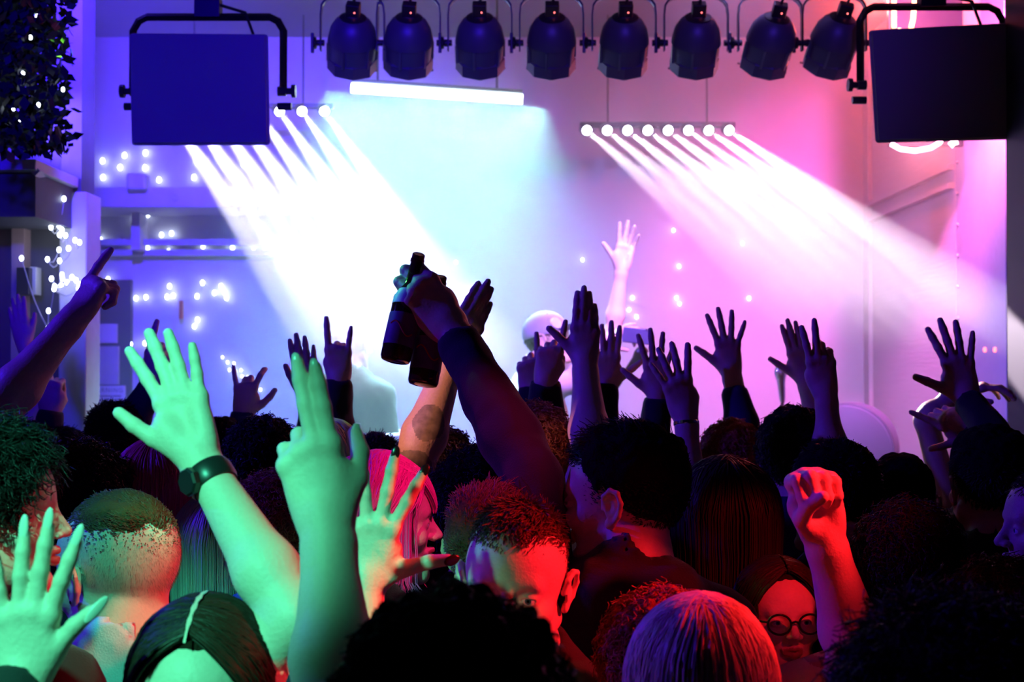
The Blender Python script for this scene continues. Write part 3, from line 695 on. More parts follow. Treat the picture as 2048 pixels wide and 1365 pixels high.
# ------------------------------------------------------------------ moving beams: two LED beam bars and a strip light
LENS = mat('beam_lens', (1, 1, 1), .2, emit=(0.85, 0.82, 1.0), estr=30)
def beam_bar(label, starts, ends, sd, ed, color, watts, cone_deg):
    P = [at(*p, sd) for p in starts]; E = [at(*p, ed) for p in ends]; c = (P[0] + P[-1]) / 2
    r = empty('beam_bar', c, label, 'stage light', 'bars of beam lights above the stage')
    u = nrm(P[-1] - P[0]); Rm = np.stack([u, nrm(np.cross((0, 0, 1), u)), np.cross(u, nrm(np.cross((0, 0, 1), u)))], 1)
    t = MB(); t.box(c + np.array([0, .07, .045]), (np.linalg.norm(P[-1] - P[0]) + .08, .05, .03), Rm); t.build('housing', BLACKM, r, bevel=.006)
    for a in (-.35, .35):
        p = c + u * a * np.linalg.norm(P[-1] - P[0]) + np.array([0, .07, .05]); t = MB(); t.tube([p, (p[0], p[1], 3.92)], .005); t.build('drop_rod', BLACKM, r)
    for p, e, w_ in zip(P, E, watts):
        ax = nrm(e - p); t = MB(); t.lathe(p - ax * .012, -ax, [(0, .030), (.0, .034), (.05, .034), (.09, .02)], 20); h = t.build('lamp_head', BLACKM, r, smooth=True)
        t = MB(); t.lathe(p - ax * .013, ax, [(0, .027), (.006, .025), (.010, .014)], 20); t.build('lens', LENS, h, smooth=True)
        light('SPOT', 'beam', p + ax * .03, e, w_ * 30, color, .012, cone_deg, .35)
    return r
beam_bar('bar of narrow beam lights left of centre, half hidden behind the left loudspeaker',
         [(335 + 45 * k, 224) for k in range(8)], [(640 + 46 * k, 668) for k in range(8)], 7.9, 5.3, (0.80, 0.78, 1.0), [150] * 8, 4.4)
beam_bar('bar of eight narrow beam lights right of centre',
         [(1175 + 40.7 * k, 262) for k in range(8)], [(1560 + 58 * k, 585 + k * 3) for k in range(8)], 7.9, 5.3, (1.0, 0.80, 0.96), [50, 55, 75, 100, 115, 100, 130, 170], 4.6)
a, b = at(703, 176, 7.3), at(1045, 199, 7.3)
r = empty('strip_light', (a + b) / 2, 'glowing white tube of LEDs hanging over centre stage', 'stage light')
t = MB(); t.tube([a, b], .026, 16); t.build('diffuser', mat('led_tube', (1, 1, 1), .3, emit=(.72, 1, 1), estr=14), r, smooth=True)
t = MB(); t.tube([a + (0, .03, .035), b + (0, .03, .035)], .022, 8); t.build('housing', GREYM, r)
for q in (.15, .85):
    p = a + (b - a) * q; t = MB(); t.tube([p + (0, .03, .03), (p[0], p[1] + .03, 3.92)], .006); t.build('wire', BLACKM, r)
m_ = (a + b) / 2 - np.array([0, .02, .035]); o = light('AREA', 'cyan_fan', m_, None, 150, (.42, .98, 1.0), 1.15, size_y=.03, spread=75)
xa_ = nrm(b - a); za_ = -nrm(np.array([.30, -.30, -1.0])); za_ = nrm(za_ - xa_ * (za_ @ xa_)); o.rotation_euler = Matrix(np.stack([xa_, np.cross(za_, xa_), za_], 1).tolist()).to_euler()

# ------------------------------------------------------------------ row of par cans on a pipe
YP = 5.25
pr = MB(); zp = 3.40; pr.tube([(-2.1, YP, zp), (2.5, YP, zp)], .025, 14); o = pr.build('lighting_pipe', BLACKM, smooth=True); tag(o, 'black scaffold pipe carrying the row of stage lanterns', 'pipe')
for xx in (-2.05, .2, 2.45):
    t = MB(); t.tube([(xx, YP, zp), (xx, YP, 3.93)], .015, 8); t.build('hanger', BLACKM, o)
CANK = .88
K_ = lambda P: [(h_ * CANK, r_ * CANK) for h_, r_ in P]
def par_can(px, py, tilt, side, label, connector=True):
    """px, py: middle of the barrel in the photo; tilt: sideways lean of the lens end in degrees"""
    piv = at(px, 86, YP); r = empty('stage_lantern', piv, label, 'stage light', 'lanterns hanging in a row from the pipe')
    tl = math.radians(tilt); ax = nrm((math.sin(tl), .80, -math.cos(tl)))   # lens end: down and away to the stage
    u = nrm(np.cross(ax, (0, 1, 0))); v = np.cross(u, ax)
    o0 = piv - ax * .02
    t = MB(); R8 = .100
    t.lathe(o0, ax, K_([(-.105, .030), (-.098, .050), (-.078, .074), (-.045, .094), (0, .104), (.02, .106), (.022, .101), (.10, .096)]), 32); can = t.build('barrel', mat('lantern_body', (.10, .10, .13), .45, metal=.3, bump=.1), r, smooth=True)
    t = MB(); t.lathe(o0, ax, K_([(.085, .095), (.095, .106), (.145, .106), (.15, .098), (.15, .088), (.10, .085)]), 8); t.build('lens_ring', mat('lantern_body', ()), r)
    t = MB(); t.lathe(o0 + ax * .108, ax, K_([(0, .086), (.012, .07), (.018, .03)]), 24); t.build('lens', mat('lantern_lens', (.8, .7, .9), .1, emit=(.8, .5, 1.0), estr=2.5), r, smooth=True)
    for q in range(6):
        a_ = q * math.pi / 3 + .3; d_ = math.cos(a_) * u + math.sin(a_) * v; t = MB(); t.box(o0 + ax * .053 + d_ * .087, (.008, .02, .07), np.stack([np.cross(ax, d_), d_, ax], 1)); t.build('cooling_rib', GREYM, can)
    for q in (-1, 1):
        d_ = u * q; t = MB(); t.box(o0 + ax * .137 + d_ * .070 + v * .026, (.05, .012, .004), np.stack([u, v, ax], 1)); t.build('gel_clip', CHROME, r)
    # back plate with connector box and cable
    t = MB(); t.lathe(o0 - ax * .066, -ax, [(0, .052), (.018, .05), (.026, .035)], 24); t.build('back_cap', PLAST, can, smooth=True)
    t = MB(); t.box(o0 - ax * .112, (.052, .044, .055), np.stack([u, v, ax], 1)); bx = t.build('connector_box', PLAST, r, bevel=.004)
    t = MB(); t.ball(o0 - ax * .112 - v * .023 + u * .008, .003); t.build('indicator', mat('red_led', ()), bx)
    p0 = o0 - ax * .138; t = MB(); t.tube([p0, p0 + (.01, -.01, .03), p0 + (-.012, -.01, .07), (p0[0] + .02, YP - .01, zp - .05), (p0[0] + .05, YP, zp + .02)], .006, 6); t.build('cable', PLAST, r, smooth=True)
    # yoke (bent flat bar) and pivot knobs
    xs = .122; top = zp - .10; ys = piv[1]; rr_ = .05; pts = [(-xs, piv[2] - .03)] + [(-xs, top - rr_ - .02)] + [(-xs + rr_ * (1 - math.cos(a)), top - rr_ + rr_ * math.sin(a)) for a in (.4, .8, 1.2, 1.57)]
    pts = pts + [(-x, z) for x, z in pts[::-1]]
    t = MB(); V = []; F = []
    for (x, z), k in zip(pts, range(len(pts))):
        xi, zi = x * .955, z - (.006 if abs(x) < xs - .001 else 0)
        for (X, Z) in ((x, z), (xi, zi)):
            for yy in (-.014, .014): V.append((piv[0] + X, ys + yy, Z))
    for k in range(len(pts) - 1):
        b = k * 4; c_ = b + 4; F += [[b, b + 1, c_ + 1, c_], [b + 2, c_ + 2, c_ + 3, b + 3], [b, c_, c_ + 2, b + 2], [b + 1, b + 3, c_ + 3, c_ + 1]]
    F += [[0, 2, 3, 1], [len(V) - 4, len(V) - 3, len(V) - 1, len(V) - 2]]
    t.add(V, F); t.build('yoke', BLACKM, r)
    for q in (-1, 1):
        t = MB(); t.lathe((piv[0] + q * .105, ys, piv[2]), (q, 0, 0), [(0, .012), (.030, .012), (.030, .022 if q == side else .014), (.040, .024 if q == side else .014), (.044, .012)], 10)
        if q == side: t.box((piv[0] + q * .150, ys, piv[2]), (.012, .014, .075))
        t.build('pivot_knob', PLAST, r, bevel=.002)
    t = MB(); t.box((piv[0], YP, zp - .005), (.035, .06, .075)); t.tube([(piv[0], YP, zp - .11), (piv[0], YP, zp - .04)], .010); t.build('clamp', BLACKM, r, bevel=.004)
    t = MB(); a0 = (piv[0] + .09, YP - .02, top - .01); t.tube([a0, (piv[0] + .10, YP - .03, zp - .03), (piv[0] + .07, YP - .02, zp + .03), (piv[0] + .05, YP + .02, zp + .02)], .003, 6); t.build('safety_cable', CHROME, r, smooth=True)
    light('SPOT', 'lantern_beam', o0 + ax * .14, o0 + ax * 2, 90, (.25 + .55 * max(0, (px - 700) / 970), .18, 1.0 - .2 * max(0, (px - 700) / 970)), .06, 55, .8)
    return r
CANS = [(705, -8, 'first stage lantern from the left, leaning left beside the left loudspeaker', 84), (817, -6, 'second stage lantern from the left, cable looped over its yoke', 84),
        (960, 0, 'third stage lantern from the left, above the glowing tube', 84), (1103, 0, 'fourth stage lantern from the left, hanging straight with a teal-lit back', 84),
        (1248, 0, 'fifth stage lantern from the left, orange glow seen through its yoke', 82), (1392, 0, 'sixth stage lantern from the left, pale sticker on its back', 84),
        (1540, -14, 'seventh stage lantern from the left, turned towards the left', 84), (1668, -16, 'rightmost stage lantern, turned left beside the right loudspeaker', 84)]
for x, tl, lb, y in CANS: par_can(x, y, tl * .8, -1, lb)

# ------------------------------------------------------------------ loudspeakers on yokes
def speaker(corners, d, depth, label, side, lean):
    (xa, ya), (xb, yb), (xc, yc), (xd, yd) = corners   # TL TR BR BL in the photo
    f_ = [at(xd, yd, d), at(xc, yc, d), at(xb, yb, d), at(xa, ya, d)]
    cx = np.mean(f_, 0)
    sf = (d + depth) / d; cb = CAM + (cx - CAM) * sf; bk = [cb + (p - cx) * .90 for p in f_]; bk = [np.array([b_[0], f_[0][1] + depth, b_[2]]) for b_ in bk]
    r = empty('loudspeaker', cx + np.array([0, depth / 2, 0]), label, 'loudspeaker', 'loudspeakers flown beside the stage')
    V = f_ + bk; t = MB(); t.add(V, [[0, 1, 2, 3], [4, 7, 6, 5], [0, 4, 5, 1], [1, 5, 6, 2], [2, 6, 7, 3], [3, 7, 4, 0]])
    t.build('cabinet', mat('speaker_paint', (.22, .22, .24), .7, bump=.5, bscale=400), r, bevel=.010)
    g = [cx + (p - cx) * .955 - np.array([0, .012, 0]) for p in f_]; g2 = [p + np.array([0, .011, 0]) for p in g]
    t = MB(); t.add(g + g2, [[0, 1, 2, 3], [4, 7, 6, 5], [0, 4, 5, 1], [1, 5, 6, 2], [2, 6, 7, 3], [3, 7, 4, 0]]); t.build('grille', mat('speaker_grille', (.22, .22, .24), .6, bump=.6, bscale=900), r)
    L, Rr = (f_[3] + f_[0]) / 2, (f_[2] + f_[1]) / 2; yy = d + depth * .45; top = max(f_[2][2], f_[3][2])
    g_ = .022 if lean < 0 else -.006; xl, xr = (min(f_[0][0], f_[3][0]) if lean < 0 else f_[3][0]) - g_, max(f_[1][0], f_[2][0]) + .022; zt_ = top + .09; zm = (top + f_[0][2]) / 2 + .02
    pts = [(xl, yy, zm)] + [(xl, yy, zt_ - .05)] + [(xl + .02, yy, zt_ - .015), (xl + .05, yy, zt_), (xr - .05, yy, zt_), (xr - .02, yy, zt_ - .015)] + [(xr, yy, zt_ - .05), (xr, yy, zm)]
    t = MB(); t.tube(pts, .014, 4); t.build('yoke', BLACKM, r)
    for q, x_ in ((-1, xl), (1, xr)):
        t = MB(); t.lathe((x_ - q * .02, yy, zm), (q, 0, 0), [(0, .018), (.03, .018), (.03, .012), (.05, .012), (.05, .024), (.065, .024)], 10); t.lathe((x_ - q * .02, yy, zm - .055), (q, 0, 0), [(0, .014), (.05, .014)], 10); t.build('clamp_knob', PLAST, r)
    t = MB(); t.box(((xl + xr) / 2, yy, zt_ + .03), (.09, .06, .07)); t.tube([((xl + xr) / 2, yy, zt_ + .05), ((xl + xr) / 2, yy, 3.925)], .022, 12); t.build('hanging_pole', BLACKM, r)
    t = MB(); t.tube([f_[2] + (-.06, .1, -.01), f_[2] + (-.10, .1, .10), ((xl + xr) / 2 + .02, yy, zt_ + .05)], .006, 6); t.build('speaker_cable', PLAST, r, smooth=True)
    return r
speaker([(258, 66), (537, 68), (541, 291), (263, 292)], 4.9, .30, 'large loudspeaker hung at upper left, lit deep blue', 1, -1)
speaker([(1736, 60), (2020, 45), (2018, 280), (1750, 287)], 4.9, .30, 'large dark loudspeaker hung at upper right', -1, 1)

# ------------------------------------------------------------------ neon sign behind the right loudspeaker
NEON = mat('neon_tube', (1, .5, .2), .3, emit=(1.0, .30, .08), estr=16)
NEONP = mat('neon_tube_pink', (1, .7, .8), .3, emit=(1.0, .45, .60), estr=12)
nd = 6.4; r = empty('neon_sign', at(1850, 150, nd), 'glowing orange and pink neon sign mostly hidden behind the right loudspeaker', 'sign')
def npath(pts): return [at(x, y, nd) for x, y in pts]
for nm, pts, m in (('neon_tube', [(1782, 288), (1800, 298), (1830, 302), (1862, 296), (1880, 285), (1890, 262), (1880, 240), (1820, 232), (1785, 250), (1780, 280)], NEONP),
                   ('neon_tube', [(1788, 55), (1788, -30), (1796, -44), (1826, -44), (1832, -30), (1826, 40), (1822, 56)], NEON),
                   ('neon_tube', [(1796, 60), (1830, 70), (1850, 120), (1836, 180), (1800, 200), (1786, 160), (1790, 100)], NEON),
                   ('neon_tube', [(1900, 284), (1906, 292), (1912, 288), (1908, 270), (1902, 200)], NEONP)):
    t = MB(); t.tube(npath(pts), .011, 8); t.build(nm, m, r, smooth=True)
c = at(1850, 120, nd + .05); t = MB(); t.box(c, (.34, .03, .80)); t.tube([c + (0, 0, .38), (c[0], c[1], 3.925)], .008); t.build('backing_board', BLACKM, r)
light('POINT', 'neon_glow', at(1760, 0, 6.6), None, 80, (1.0, .10, .08), .08)
light('POINT', 'neon_glow', at(1850, 296, 6.25), None, 14, (1.0, .25, .35), .08)

# ------------------------------------------------------------------ left side: shelf, door frame, boxes, signs
t = MB(); A = at(-40, 330, 5.3); B_ = at(75, 326, 5.3); C_ = at(122, 362, 5.75)
r = empty('canopy_shelf', (A + B_) / 2, 'pale wooden canopy shelf edge at the left wall, hung with fairy lights', 'shelf')
z = B_[2]; t = MB(); t.box(*slab(-2.6, B_[0], 5.28, 5.87, z - .03, z + .012)); t.build('board', RIM, r, bevel=.004)
t = MB(); t.box(*slab(-2.6, B_[0] - .02, 5.34, 5.86, z - .20, z - .031)); t.build('fascia', DARKW, r)
t = MB(); t.tube([(B_[0] - .01, 5.30, z - .03), (at(123, 362, 5.82)[0], 5.84, at(123, 362, 5.82)[2])], .020, 4); t.build('bracket', RIM, r)
r = tag(struct('door_1', [slab(-3.3, at(28, 0, 5.84)[0], 5.83, 5.86, .0, at(0, 440, 5.84)[2])], mat('door_maroon', (.20, .05, .12), .6, bump=.2, bscale=12, stretch=(6, 6, 1))), 'dark maroon door at the far left')
struct('trim_9', [slab(-3.4, at(66, 0, 5.8)[0], 5.78, 5.86, at(0, 437, 5.8)[2], at(0, 408, 5.8)[2]), slab(at(30, 0, 5.8)[0], at(55, 0, 5.8)[0], 5.78, 5.86, 0, at(0, 437, 5.8)[2])], mat('rose_wood', (.50, .33, .33), .6, bump=.4, bscale=9, stretch=(6, 6, 1), var=.15), 'pale rose door frame at the far left')
def wall_box(name, x0, x1, y0, y1, d, th, m, label, cat, bev=.003):
    a = at(x0, y1, d); b = at(x1, y0, d); t = MB(); t.box(*slab(a[0], b[0], d, d + th, a[2], b[2])); o = t.build(name, m, bevel=bev); tag(o, label, cat); return o
wall_box('electrical_box', 32, 58, 535, 590, 5.70, .08, PLAST, 'dark box on the rose door frame', 'box')
wall_box('white_plate', 58, 72, 534, 590, 5.74, .07, RIM, 'narrow white plate right of the dark box', 'plate')
sg = wall_box('square_sign', 196, 234, 648, 687, 8.43, .02, C_WHITE, 'blank white square sign on the left back wall', 'sign')
pn = wall_box('grey_panel', 183, 237, 693, 770, 8.42, .03, RIM, 'grey framed panel below the white square sign', 'panel')
pb = wall_box('dark_board', 172, 262, 560, 860, 8.45, .049, DARKW, 'dark board carrying the signs at the left of the stage', 'board')
a = at(174, 832, 8.42); b = at(249, 772, 8.42)
r = empty('warning_sign', (a + b) / 2, 'white sign headed WARNING low on the left back wall', 'sign')
t = MB(); t.box(*slab(a[0], b[0], 8.43, 8.45, a[2], b[2])); t.build('plate', C_WHITE, r, bevel=.003)
INK = mat('sign_ink', (.05, .05, .10), .6)
fc = bpy.data.curves.new('lettering', 'FONT'); fc.body = 'WARNING'; fc.size = .036; fc.align_x = 'CENTER'; fc.align_y = 'TOP'; fc.extrude = .0008; fc.space_character = 1.25
ft_ = bpy.data.objects.new('lettering_curve', fc); COL.objects.link(ft_); dg = bpy.context.evaluated_depsgraph_get(); dg.update()
tm = bpy.data.meshes.new_from_object(ft_.evaluated_get(dg)); bpy.data.objects.remove(ft_, do_unlink=True); tm.transform(Matrix.Rotation(math.pi / 2, 4, 'X')); tm.materials.clear(); tm.materials.append(INK)
fo = bpy.data.objects.new('lettering', tm); COL.objects.link(fo); fo.parent = r
FO_LOC = Vector(((a[0] + b[0]) / 2, 8.428, b[2] - .010)) - r.location
fo.location = FO_LOC
for k in range(4):
    t = MB(); t.box(((a[0] + b[0]) / 2, 8.428, b[2] - .062 - k * .022), ((b[0] - a[0]) * (.8 - .12 * (k % 2)), .002, .008)); t.build('text_line', INK, r)
t = MB(); t.box(((a[0] + b[0]) / 2 + .02, 8.428, a[2] + .02), (.03, .002, .012)); t.build('text_line', INK, r)
wall_box('junction_box', 252, 291, 346, 379, 7.95, .10, RIM, 'small box standing on the pale beam at the left', 'box', .012)
t = MB(); cc = at(349, 393, 7.99); t.lathe(cc + (0, .03, 0), (0, -1, 0), [(0, .022), (.01, .022), (.012, .014), (.004, .012)], 16); o = t.build('round_socket', RIM, smooth=True); tag(o, 'small round fitting on the face of the pale beam', 'socket')
t = MB(); cc = at(362, 620, 8.45); t.box(cc, (.02, .02, .11)); o = t.build('red_marker', C_RED); tag(o, 'short thin red strip on the back wall below the fairy lights', 'marker')
for (x, y0, y1, w_) in ((238, 340, 366, .008), (245, 335, 366, .006)):
    pass
# foliage at top left
rs = np.random.RandomState(5); V = []; F = []
for k in range(2600):
    px = rs.normal(45, 52); py = rs.uniform(-30, 300); 
    if px > 140: px = rs.uniform(-20, 60)
    c = at(px, py, rs.uniform(4.3, 5.0)); d_ = nrm(rs.normal(size=3) + (0, 0, -.4)); s_ = nrm(np.cross(d_, rs.normal(size=3))); l = rs.uniform(.03, .06)
    b = len(V); V += [c, c + d_ * l * .5 + s_ * l * .30, c + d_ * l, c + d_ * l * .5 - s_ * l * .30]; F.append([b, b + 1, b + 2, b + 3])
r = empty('hanging_foliage', at(40, 0, 4.65), 'dark leafy garland hanging from the ceiling at upper left', 'plant')
link_mesh('foliage', V, F, mat('leaf_dark', (.012, .02, .02), .6), None, r, r.location); 
t = MB()
for k in range(7):
    p = [at(-10 + 22 * k, -60, 4.65)]; p[0][2] = 3.93
    for j in range(6): p.append(p[-1] + np.array([rs.normal(0, .02), rs.normal(0, .02), -.14]))
    t.tube(p, .004, 5)
t.build('stems', WOOD, r)

# ------------------------------------------------------------------ fairy lights: each string a thing, each bulb a part
BULB = mat('fairy_bulb', (1, 1, 1), .3, emit=(.72, .82, 1.0), estr=14)
WIRE = mat('clear_wire', (.55, .55, .62), .3)
def fairy(label, pts, d, rad=.010, wire=True, dj=.06, seed=0):
    if d > 8: dj = .015
    rs = np.random.RandomState(seed + 11); P = [at(x, y, d + rs.uniform(-dj, 0)) for x, y in pts]
    r = empty('fairy_light_string', P[0], label, 'fairy lights', 'strings of fairy lights on the left')
    if wire:
        W_ = []
        for a_, b_ in zip(P, P[1:]):
            for t_ in (0, .25, .5, .75): W_.append(a_ + (b_ - a_) * t_ - np.array([0, 0, .03 * math.sin(t_ * math.pi)]))
        W_.append(P[-1]); t = MB(); t.tube(W_, .0022, 5); t.build('wire', WIRE, r, smooth=True)
    first = None
    for i, p in enumerate(P):
        sc_ = rs.uniform(.75, 1.25)
        if first is None:
            t = MB(); t.ball(p, (rad, rad, rad * 1.35), n=10); first = t.build('bulb', BULB, r, smooth=False); 
            for pl in first.data.polygons: pl.use_smooth = True
            base_o = Vector(p); continue
        o = first.copy(); COL.objects.link(o); o.parent = r; o.location = Vector(p) - base_o; 
    return r
fairy('fairy lights in the dark foliage at upper left', [(74, 33), (61, 75), (46, 147), (39, 163), (62, 182), (126, 179), (77, 210), (27, 217), (40, 245)], 4.45, .006, wire=False)
fairy('fairy lights inside the recess above the pale beam', [(205, 322), (249, 311), (291, 306), (290, 336), (240, 335), (206, 355), (318, 360), (388, 355), (395, 325), (442, 320), (487, 329), (480, 358)], 8.48, .013, wire=False, dj=.02)
fairy('tangle of fairy lights hanging down from the canopy shelf', [(37, 383), (53, 393), (73, 421), (75, 401), (97, 404), (105, 415), (108, 408), (110, 412), (121, 402), (128, 398), (120, 430), (102, 455), (118, 452), (124, 460), (119, 470), (131, 471), (137, 497), (118, 500), (95, 519), (119, 522), (150, 481), (159, 485)], 5.70, .0085, seed=1)
fairy('fairy lights trailing down the front of the left column', [(124, 550), (125, 557), (103, 558), (134, 565), (122, 570), (109, 573), (144, 555), (152, 561), (159, 569), (157, 577), (108, 578), (97, 622), (96, 658), (43, 517)], 5.70, .0085, seed=2)
fairy('fairy lights strung along the thin rails', [(188, 483), (201, 480), (274, 501), (295, 497), (322, 506), (337, 503), (406, 493), (465, 496), (510, 487), (530, 484), (507, 503), (531, 500)], 8.48, .0115, wire=False, seed=3)
fairy('fairy lights in a short drop beside the upright', [(274, 435), (296, 430), (323, 470), (343, 467)], 8.48, .0115, wire=False, seed=4)
fairy('fairy lights drooping across the middle of the left back wall', [(216, 559), (245, 574), (272, 597), (292, 595), (334, 594), (339, 573), (346, 592), (394, 593), (405, 566), (442, 573), (449, 585), (453, 596), (429, 586)], 8.48, .0115, seed=5)
fairy('fairy lights in the lowest drops on the left back wall', [(389, 653), (395, 640), (290, 687), (261, 689)], 8.48, .0115, wire=False, seed=6)
fairy('sparse fairy lights on the right of the back wall', [(912, 525), (919, 586), (936, 585), (1165, 520), (1265, 596), (1258, 620), (1273, 634), (1353, 596), (1359, 608), (1347, 461), (1470, 383), (1498, 597), (1358, 533), (1485, 487)], 8.49, .008, wire=False, seed=7)
fairy('faint row of small bulbs low on the back wall left of centre', [(445, 715), (455, 725), (459, 740), (468, 727), (471, 743), (482, 741), (495, 755), (508, 767), (521, 780), (470, 752), (484, 753)], 8.49, .006, wire=False, seed=8)

# ------------------------------------------------------------------ stage furniture and microphones
def mic_stand(label, base, top, head, hd, boomc):
    b_ = at(*base); t_ = at(*top); h_ = at(*head); r = empty('microphone_stand', (b_[0], b_[1], .42), label, 'microphone stand', 'microphone stands on the stage')
    t = MB(); t.lathe((b_[0], b_[1], .421), (0, 0, 1), [(0, .13), (.012, .13), (.02, .03), (.04, .015)], 24); t.build('base', BLACKM, r, smooth=True)
    t = MB(); t.tube([(b_[0], b_[1], .43), b_], .010, 10); t.build('pole', BLACKM, r, smooth=True)
    t = MB(); t.tube([b_, t_], .008, 10); t.ball(b_, .018); t.build('boom', BLACKM, r, smooth=True)
    d_ = nrm(h_ - t_); t = MB(); t.lathe(t_, d_, [(0, .012), (.02, .015), (.10, .020), (.115, .024)], 16); mc = t.build('microphone', boomc, r, smooth=True)
    t = MB(); t.lathe(t_, d_, [(.115, .024), (.125, .028), (.145, .029), (.165, .022), (.172, .008)], 16); t.build('grille', boomc, mc, smooth=True)
mic_stand('dark microphone on a slanted boom in front of the performer in the cap', (1200, 835, 6.3), (1248, 752, 6.2), (1272, 720, 6.15), 0, BLACKM)
mic_stand('upright pale microphone on a stand at the right of the stage', (1566, 850, 6.6), (1565, 805, 6.6), (1562, 760, 6.6), 0, CHROME)
wall_box('white_carton', 758, 792, 838, 868, 6.6, .10, C_WHITE, 'small white carton standing on the equipment case', 'box', .004)
r = empty('equipment_case', at(750, 880, 6.7), 'pale equipment case at the back of the stage, behind the bald performer', 'case'); a_ = at(712, 868, 6.5); b_ = at(880, 868, 6.5)
t = MB(); t.box(*slab(a_[0], b_[0], 6.45, 6.95, .421, a_[2])); t.build('body', RIM, r, bevel=.01)
for xq in (a_[0], b_[0]):
    t = MB(); t.box(*slab(xq - .012, xq + .012, 6.44, 6.46, .425, a_[2])); t.build('corner_strip', CHROME, r)
t = MB(); f0 = at(700, 848, 5.9); f1 = at(720, 900, 5.9)
for q in (slab(f0[0], f1[0], 5.9, 5.93, f0[2] - .012, f0[2]), slab(f1[0] - .012, f1[0], 5.9, 5.93, .421, f0[2]), slab(f0[0], f0[0] + .012, 5.9, 5.93, .421, f0[2])): t.box(*q)
o = t.build('white_stand_frame', C_WHITE, bevel=.002); tag(o, 'thin white frame standing on the stage left of the carton', 'frame')
rr_ = empty('shadow_disc', at(1690, 905, 6.9), 'dark violet disc standing in for a round shadow at the right of the stage', 'shadow_disc')  # upright disc put where a round wall shadow falls, coloured as shade
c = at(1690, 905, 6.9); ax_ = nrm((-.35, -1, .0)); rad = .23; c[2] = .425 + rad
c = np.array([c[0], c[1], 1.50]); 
t = MB(); t.lathe(c, -ax_, [(0, .22), (.0, .235), (.36, .235), (.36, .22)], 40); t.build('shell', mat('shadow_disc_side', (.25, .22, .35), .4), rr_, smooth=True)
t = MB(); t.lathe(c, ax_, [(.0, .225), (.004, .22)], 40); t.build('shadow_disc_face', mat('shadow_violet', (.30, .26, .42), .5), rr_, smooth=True)
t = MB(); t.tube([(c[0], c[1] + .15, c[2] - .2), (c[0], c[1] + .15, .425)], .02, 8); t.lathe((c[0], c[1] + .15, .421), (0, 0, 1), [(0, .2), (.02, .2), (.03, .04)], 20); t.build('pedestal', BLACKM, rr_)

# ================================================================== THE CROWD
H = lambda style, m, **k: dict(style=style, m=m, **k)
# ---- nearest row
P_black = person(905, 1245, 1.32, 'nearest person, big black curly hair from behind, left forearm raised with two fingers up', yaw=8, byaw=5, hs=1.10,
    hairs=H('puff', BLACKH, dens=2.6, length=.030), top=C_BLACK, skin=SKIN2,
    arms=[arm(-1, (655, 1062), (674, 1425), 1.72, 1.62, (596, 830), 1.74, pose='two', thumb='R', back=True, sleeve=-.5, fat=1.2, sc=1.10)])
P_part = person(405, 1222, 1.78, 'dark-haired woman with a centre parting facing the camera, black watch on her raised arm', yaw=178, pitch=-4, byaw=180, hs=.97,
    hairs=H('long', DARKH, dens=1.5, length=.26), face=True, skin=SKIN2, top=C_BLACK, wide=.92,
    arms=[arm(+1, (398, 918), (590, 1238), 1.92, 1.80, (345, 745), 1.95, pose='claw', thumb='L', back=False, sleeve=-.3, short=None) if False else
          arm(+1, (398, 918), (590, 1238), 1.92, 1.80, (348, 750), 1.95, pose='open', thumb='L', back=False, sleeve=-.3, over=dict(i=(14, -2, 8, 5), m=(4, -2, 6, 4), r=(-1, 0, 6, 4), p=(-9, 0, 6, 5), t=(44, 10, 5)))])
mb, c, ax, r_, h = band(P_part, 'wristwatch', +1, .022, .052, PLAST)
wt = mb.build('wristwatch', PLAST, P_part['o'], smooth=True)
dn = nrm(np.array([-.75, -.62, .1]) - ax * (np.array([-.75, -.62, .1]) @ ax)); t = MB(); t.lathe(c + dn * (r_ - .001), dn, [(0, .019), (.008, .0195), (.011, .017)], 8); t.build('watch_case', PLAST, wt)
P_hid = person(860, 1235, 2.02, 'mostly hidden person behind the black curly head, left hand with dark nails spread wide', yaw=0, hairs=H('short', DARKH), skin=SKIN2, wide=.9, hs=.95,
    arms=[arm(-1, (728, 1178), (716, 1410), 2.02, 1.98, (762, 960), 2.02, pose='open', thumb='R', back=True, sleeve=.55, over=dict(i=(20, 0, 14, 6), m=(3, -2, 10, 4), r=(-14, -2, 8, 4), p=(-30, 0, 8, 4), t=(58, -12, 0)))])
P_shave = person(236, 985, 2.42, 'man with a shaved head and faded sides seen from behind, in a white T-shirt', yaw=56, pitch=-6, byaw=15, hs=1.16, hairs=H('fade', BROWNH, dens=1.6, length=.012), skin=SKIN2, top=C_WHITE, thing='shirt', short=True)
P_nails = person(-190, 1130, 1.65, 'person outside the left edge whose left hand with long pointed nails is raised', yaw=0, hairs=H('long', DARKH, length=.2), skin=SKIN2, wide=.85, hs=.95,
    arms=[arm(+1, (38, 1382), (-120, 1590), 1.62, 1.55, (70, 1075), 1.62, pose='open', thumb='R', back=True, sleeve=.90, sc=.97, over=dict(i=(13, 0, 6, 3), m=(2, 0, 6, 3), r=(-4, 0, 8, 3), p=(-16, 0, 8, 3), t=(26, -14, 0)))])
P_left = person(-22, 866, 2.05, 'man with black curly hair cut off by the left edge, face turned right', yaw=-78, byaw=-20, hairs=H('curly', BLACKH, dens=1.2), face=True, skin=SKIN2, top=C_BLACK)
P_fade = person(1030, 1010, 2.22, 'young man with short brown hair looking at the camera, his face half red half blue', yaw=172, pitch=-7, roll=-4, byaw=170, hs=1.03,
    hairs=H('fade', BROWNH, dens=1.5, length=.030), face=True, skin=SKIN2, top=C_BLACK)
P_fade2 = person(985, 978, 2.60, 'person just behind the young man looking at the camera, only swept brown hair showing', yaw=-20, hairs=H('quiff', BROWNH, dens=1.2), skin=SKIN2, wide=.72)
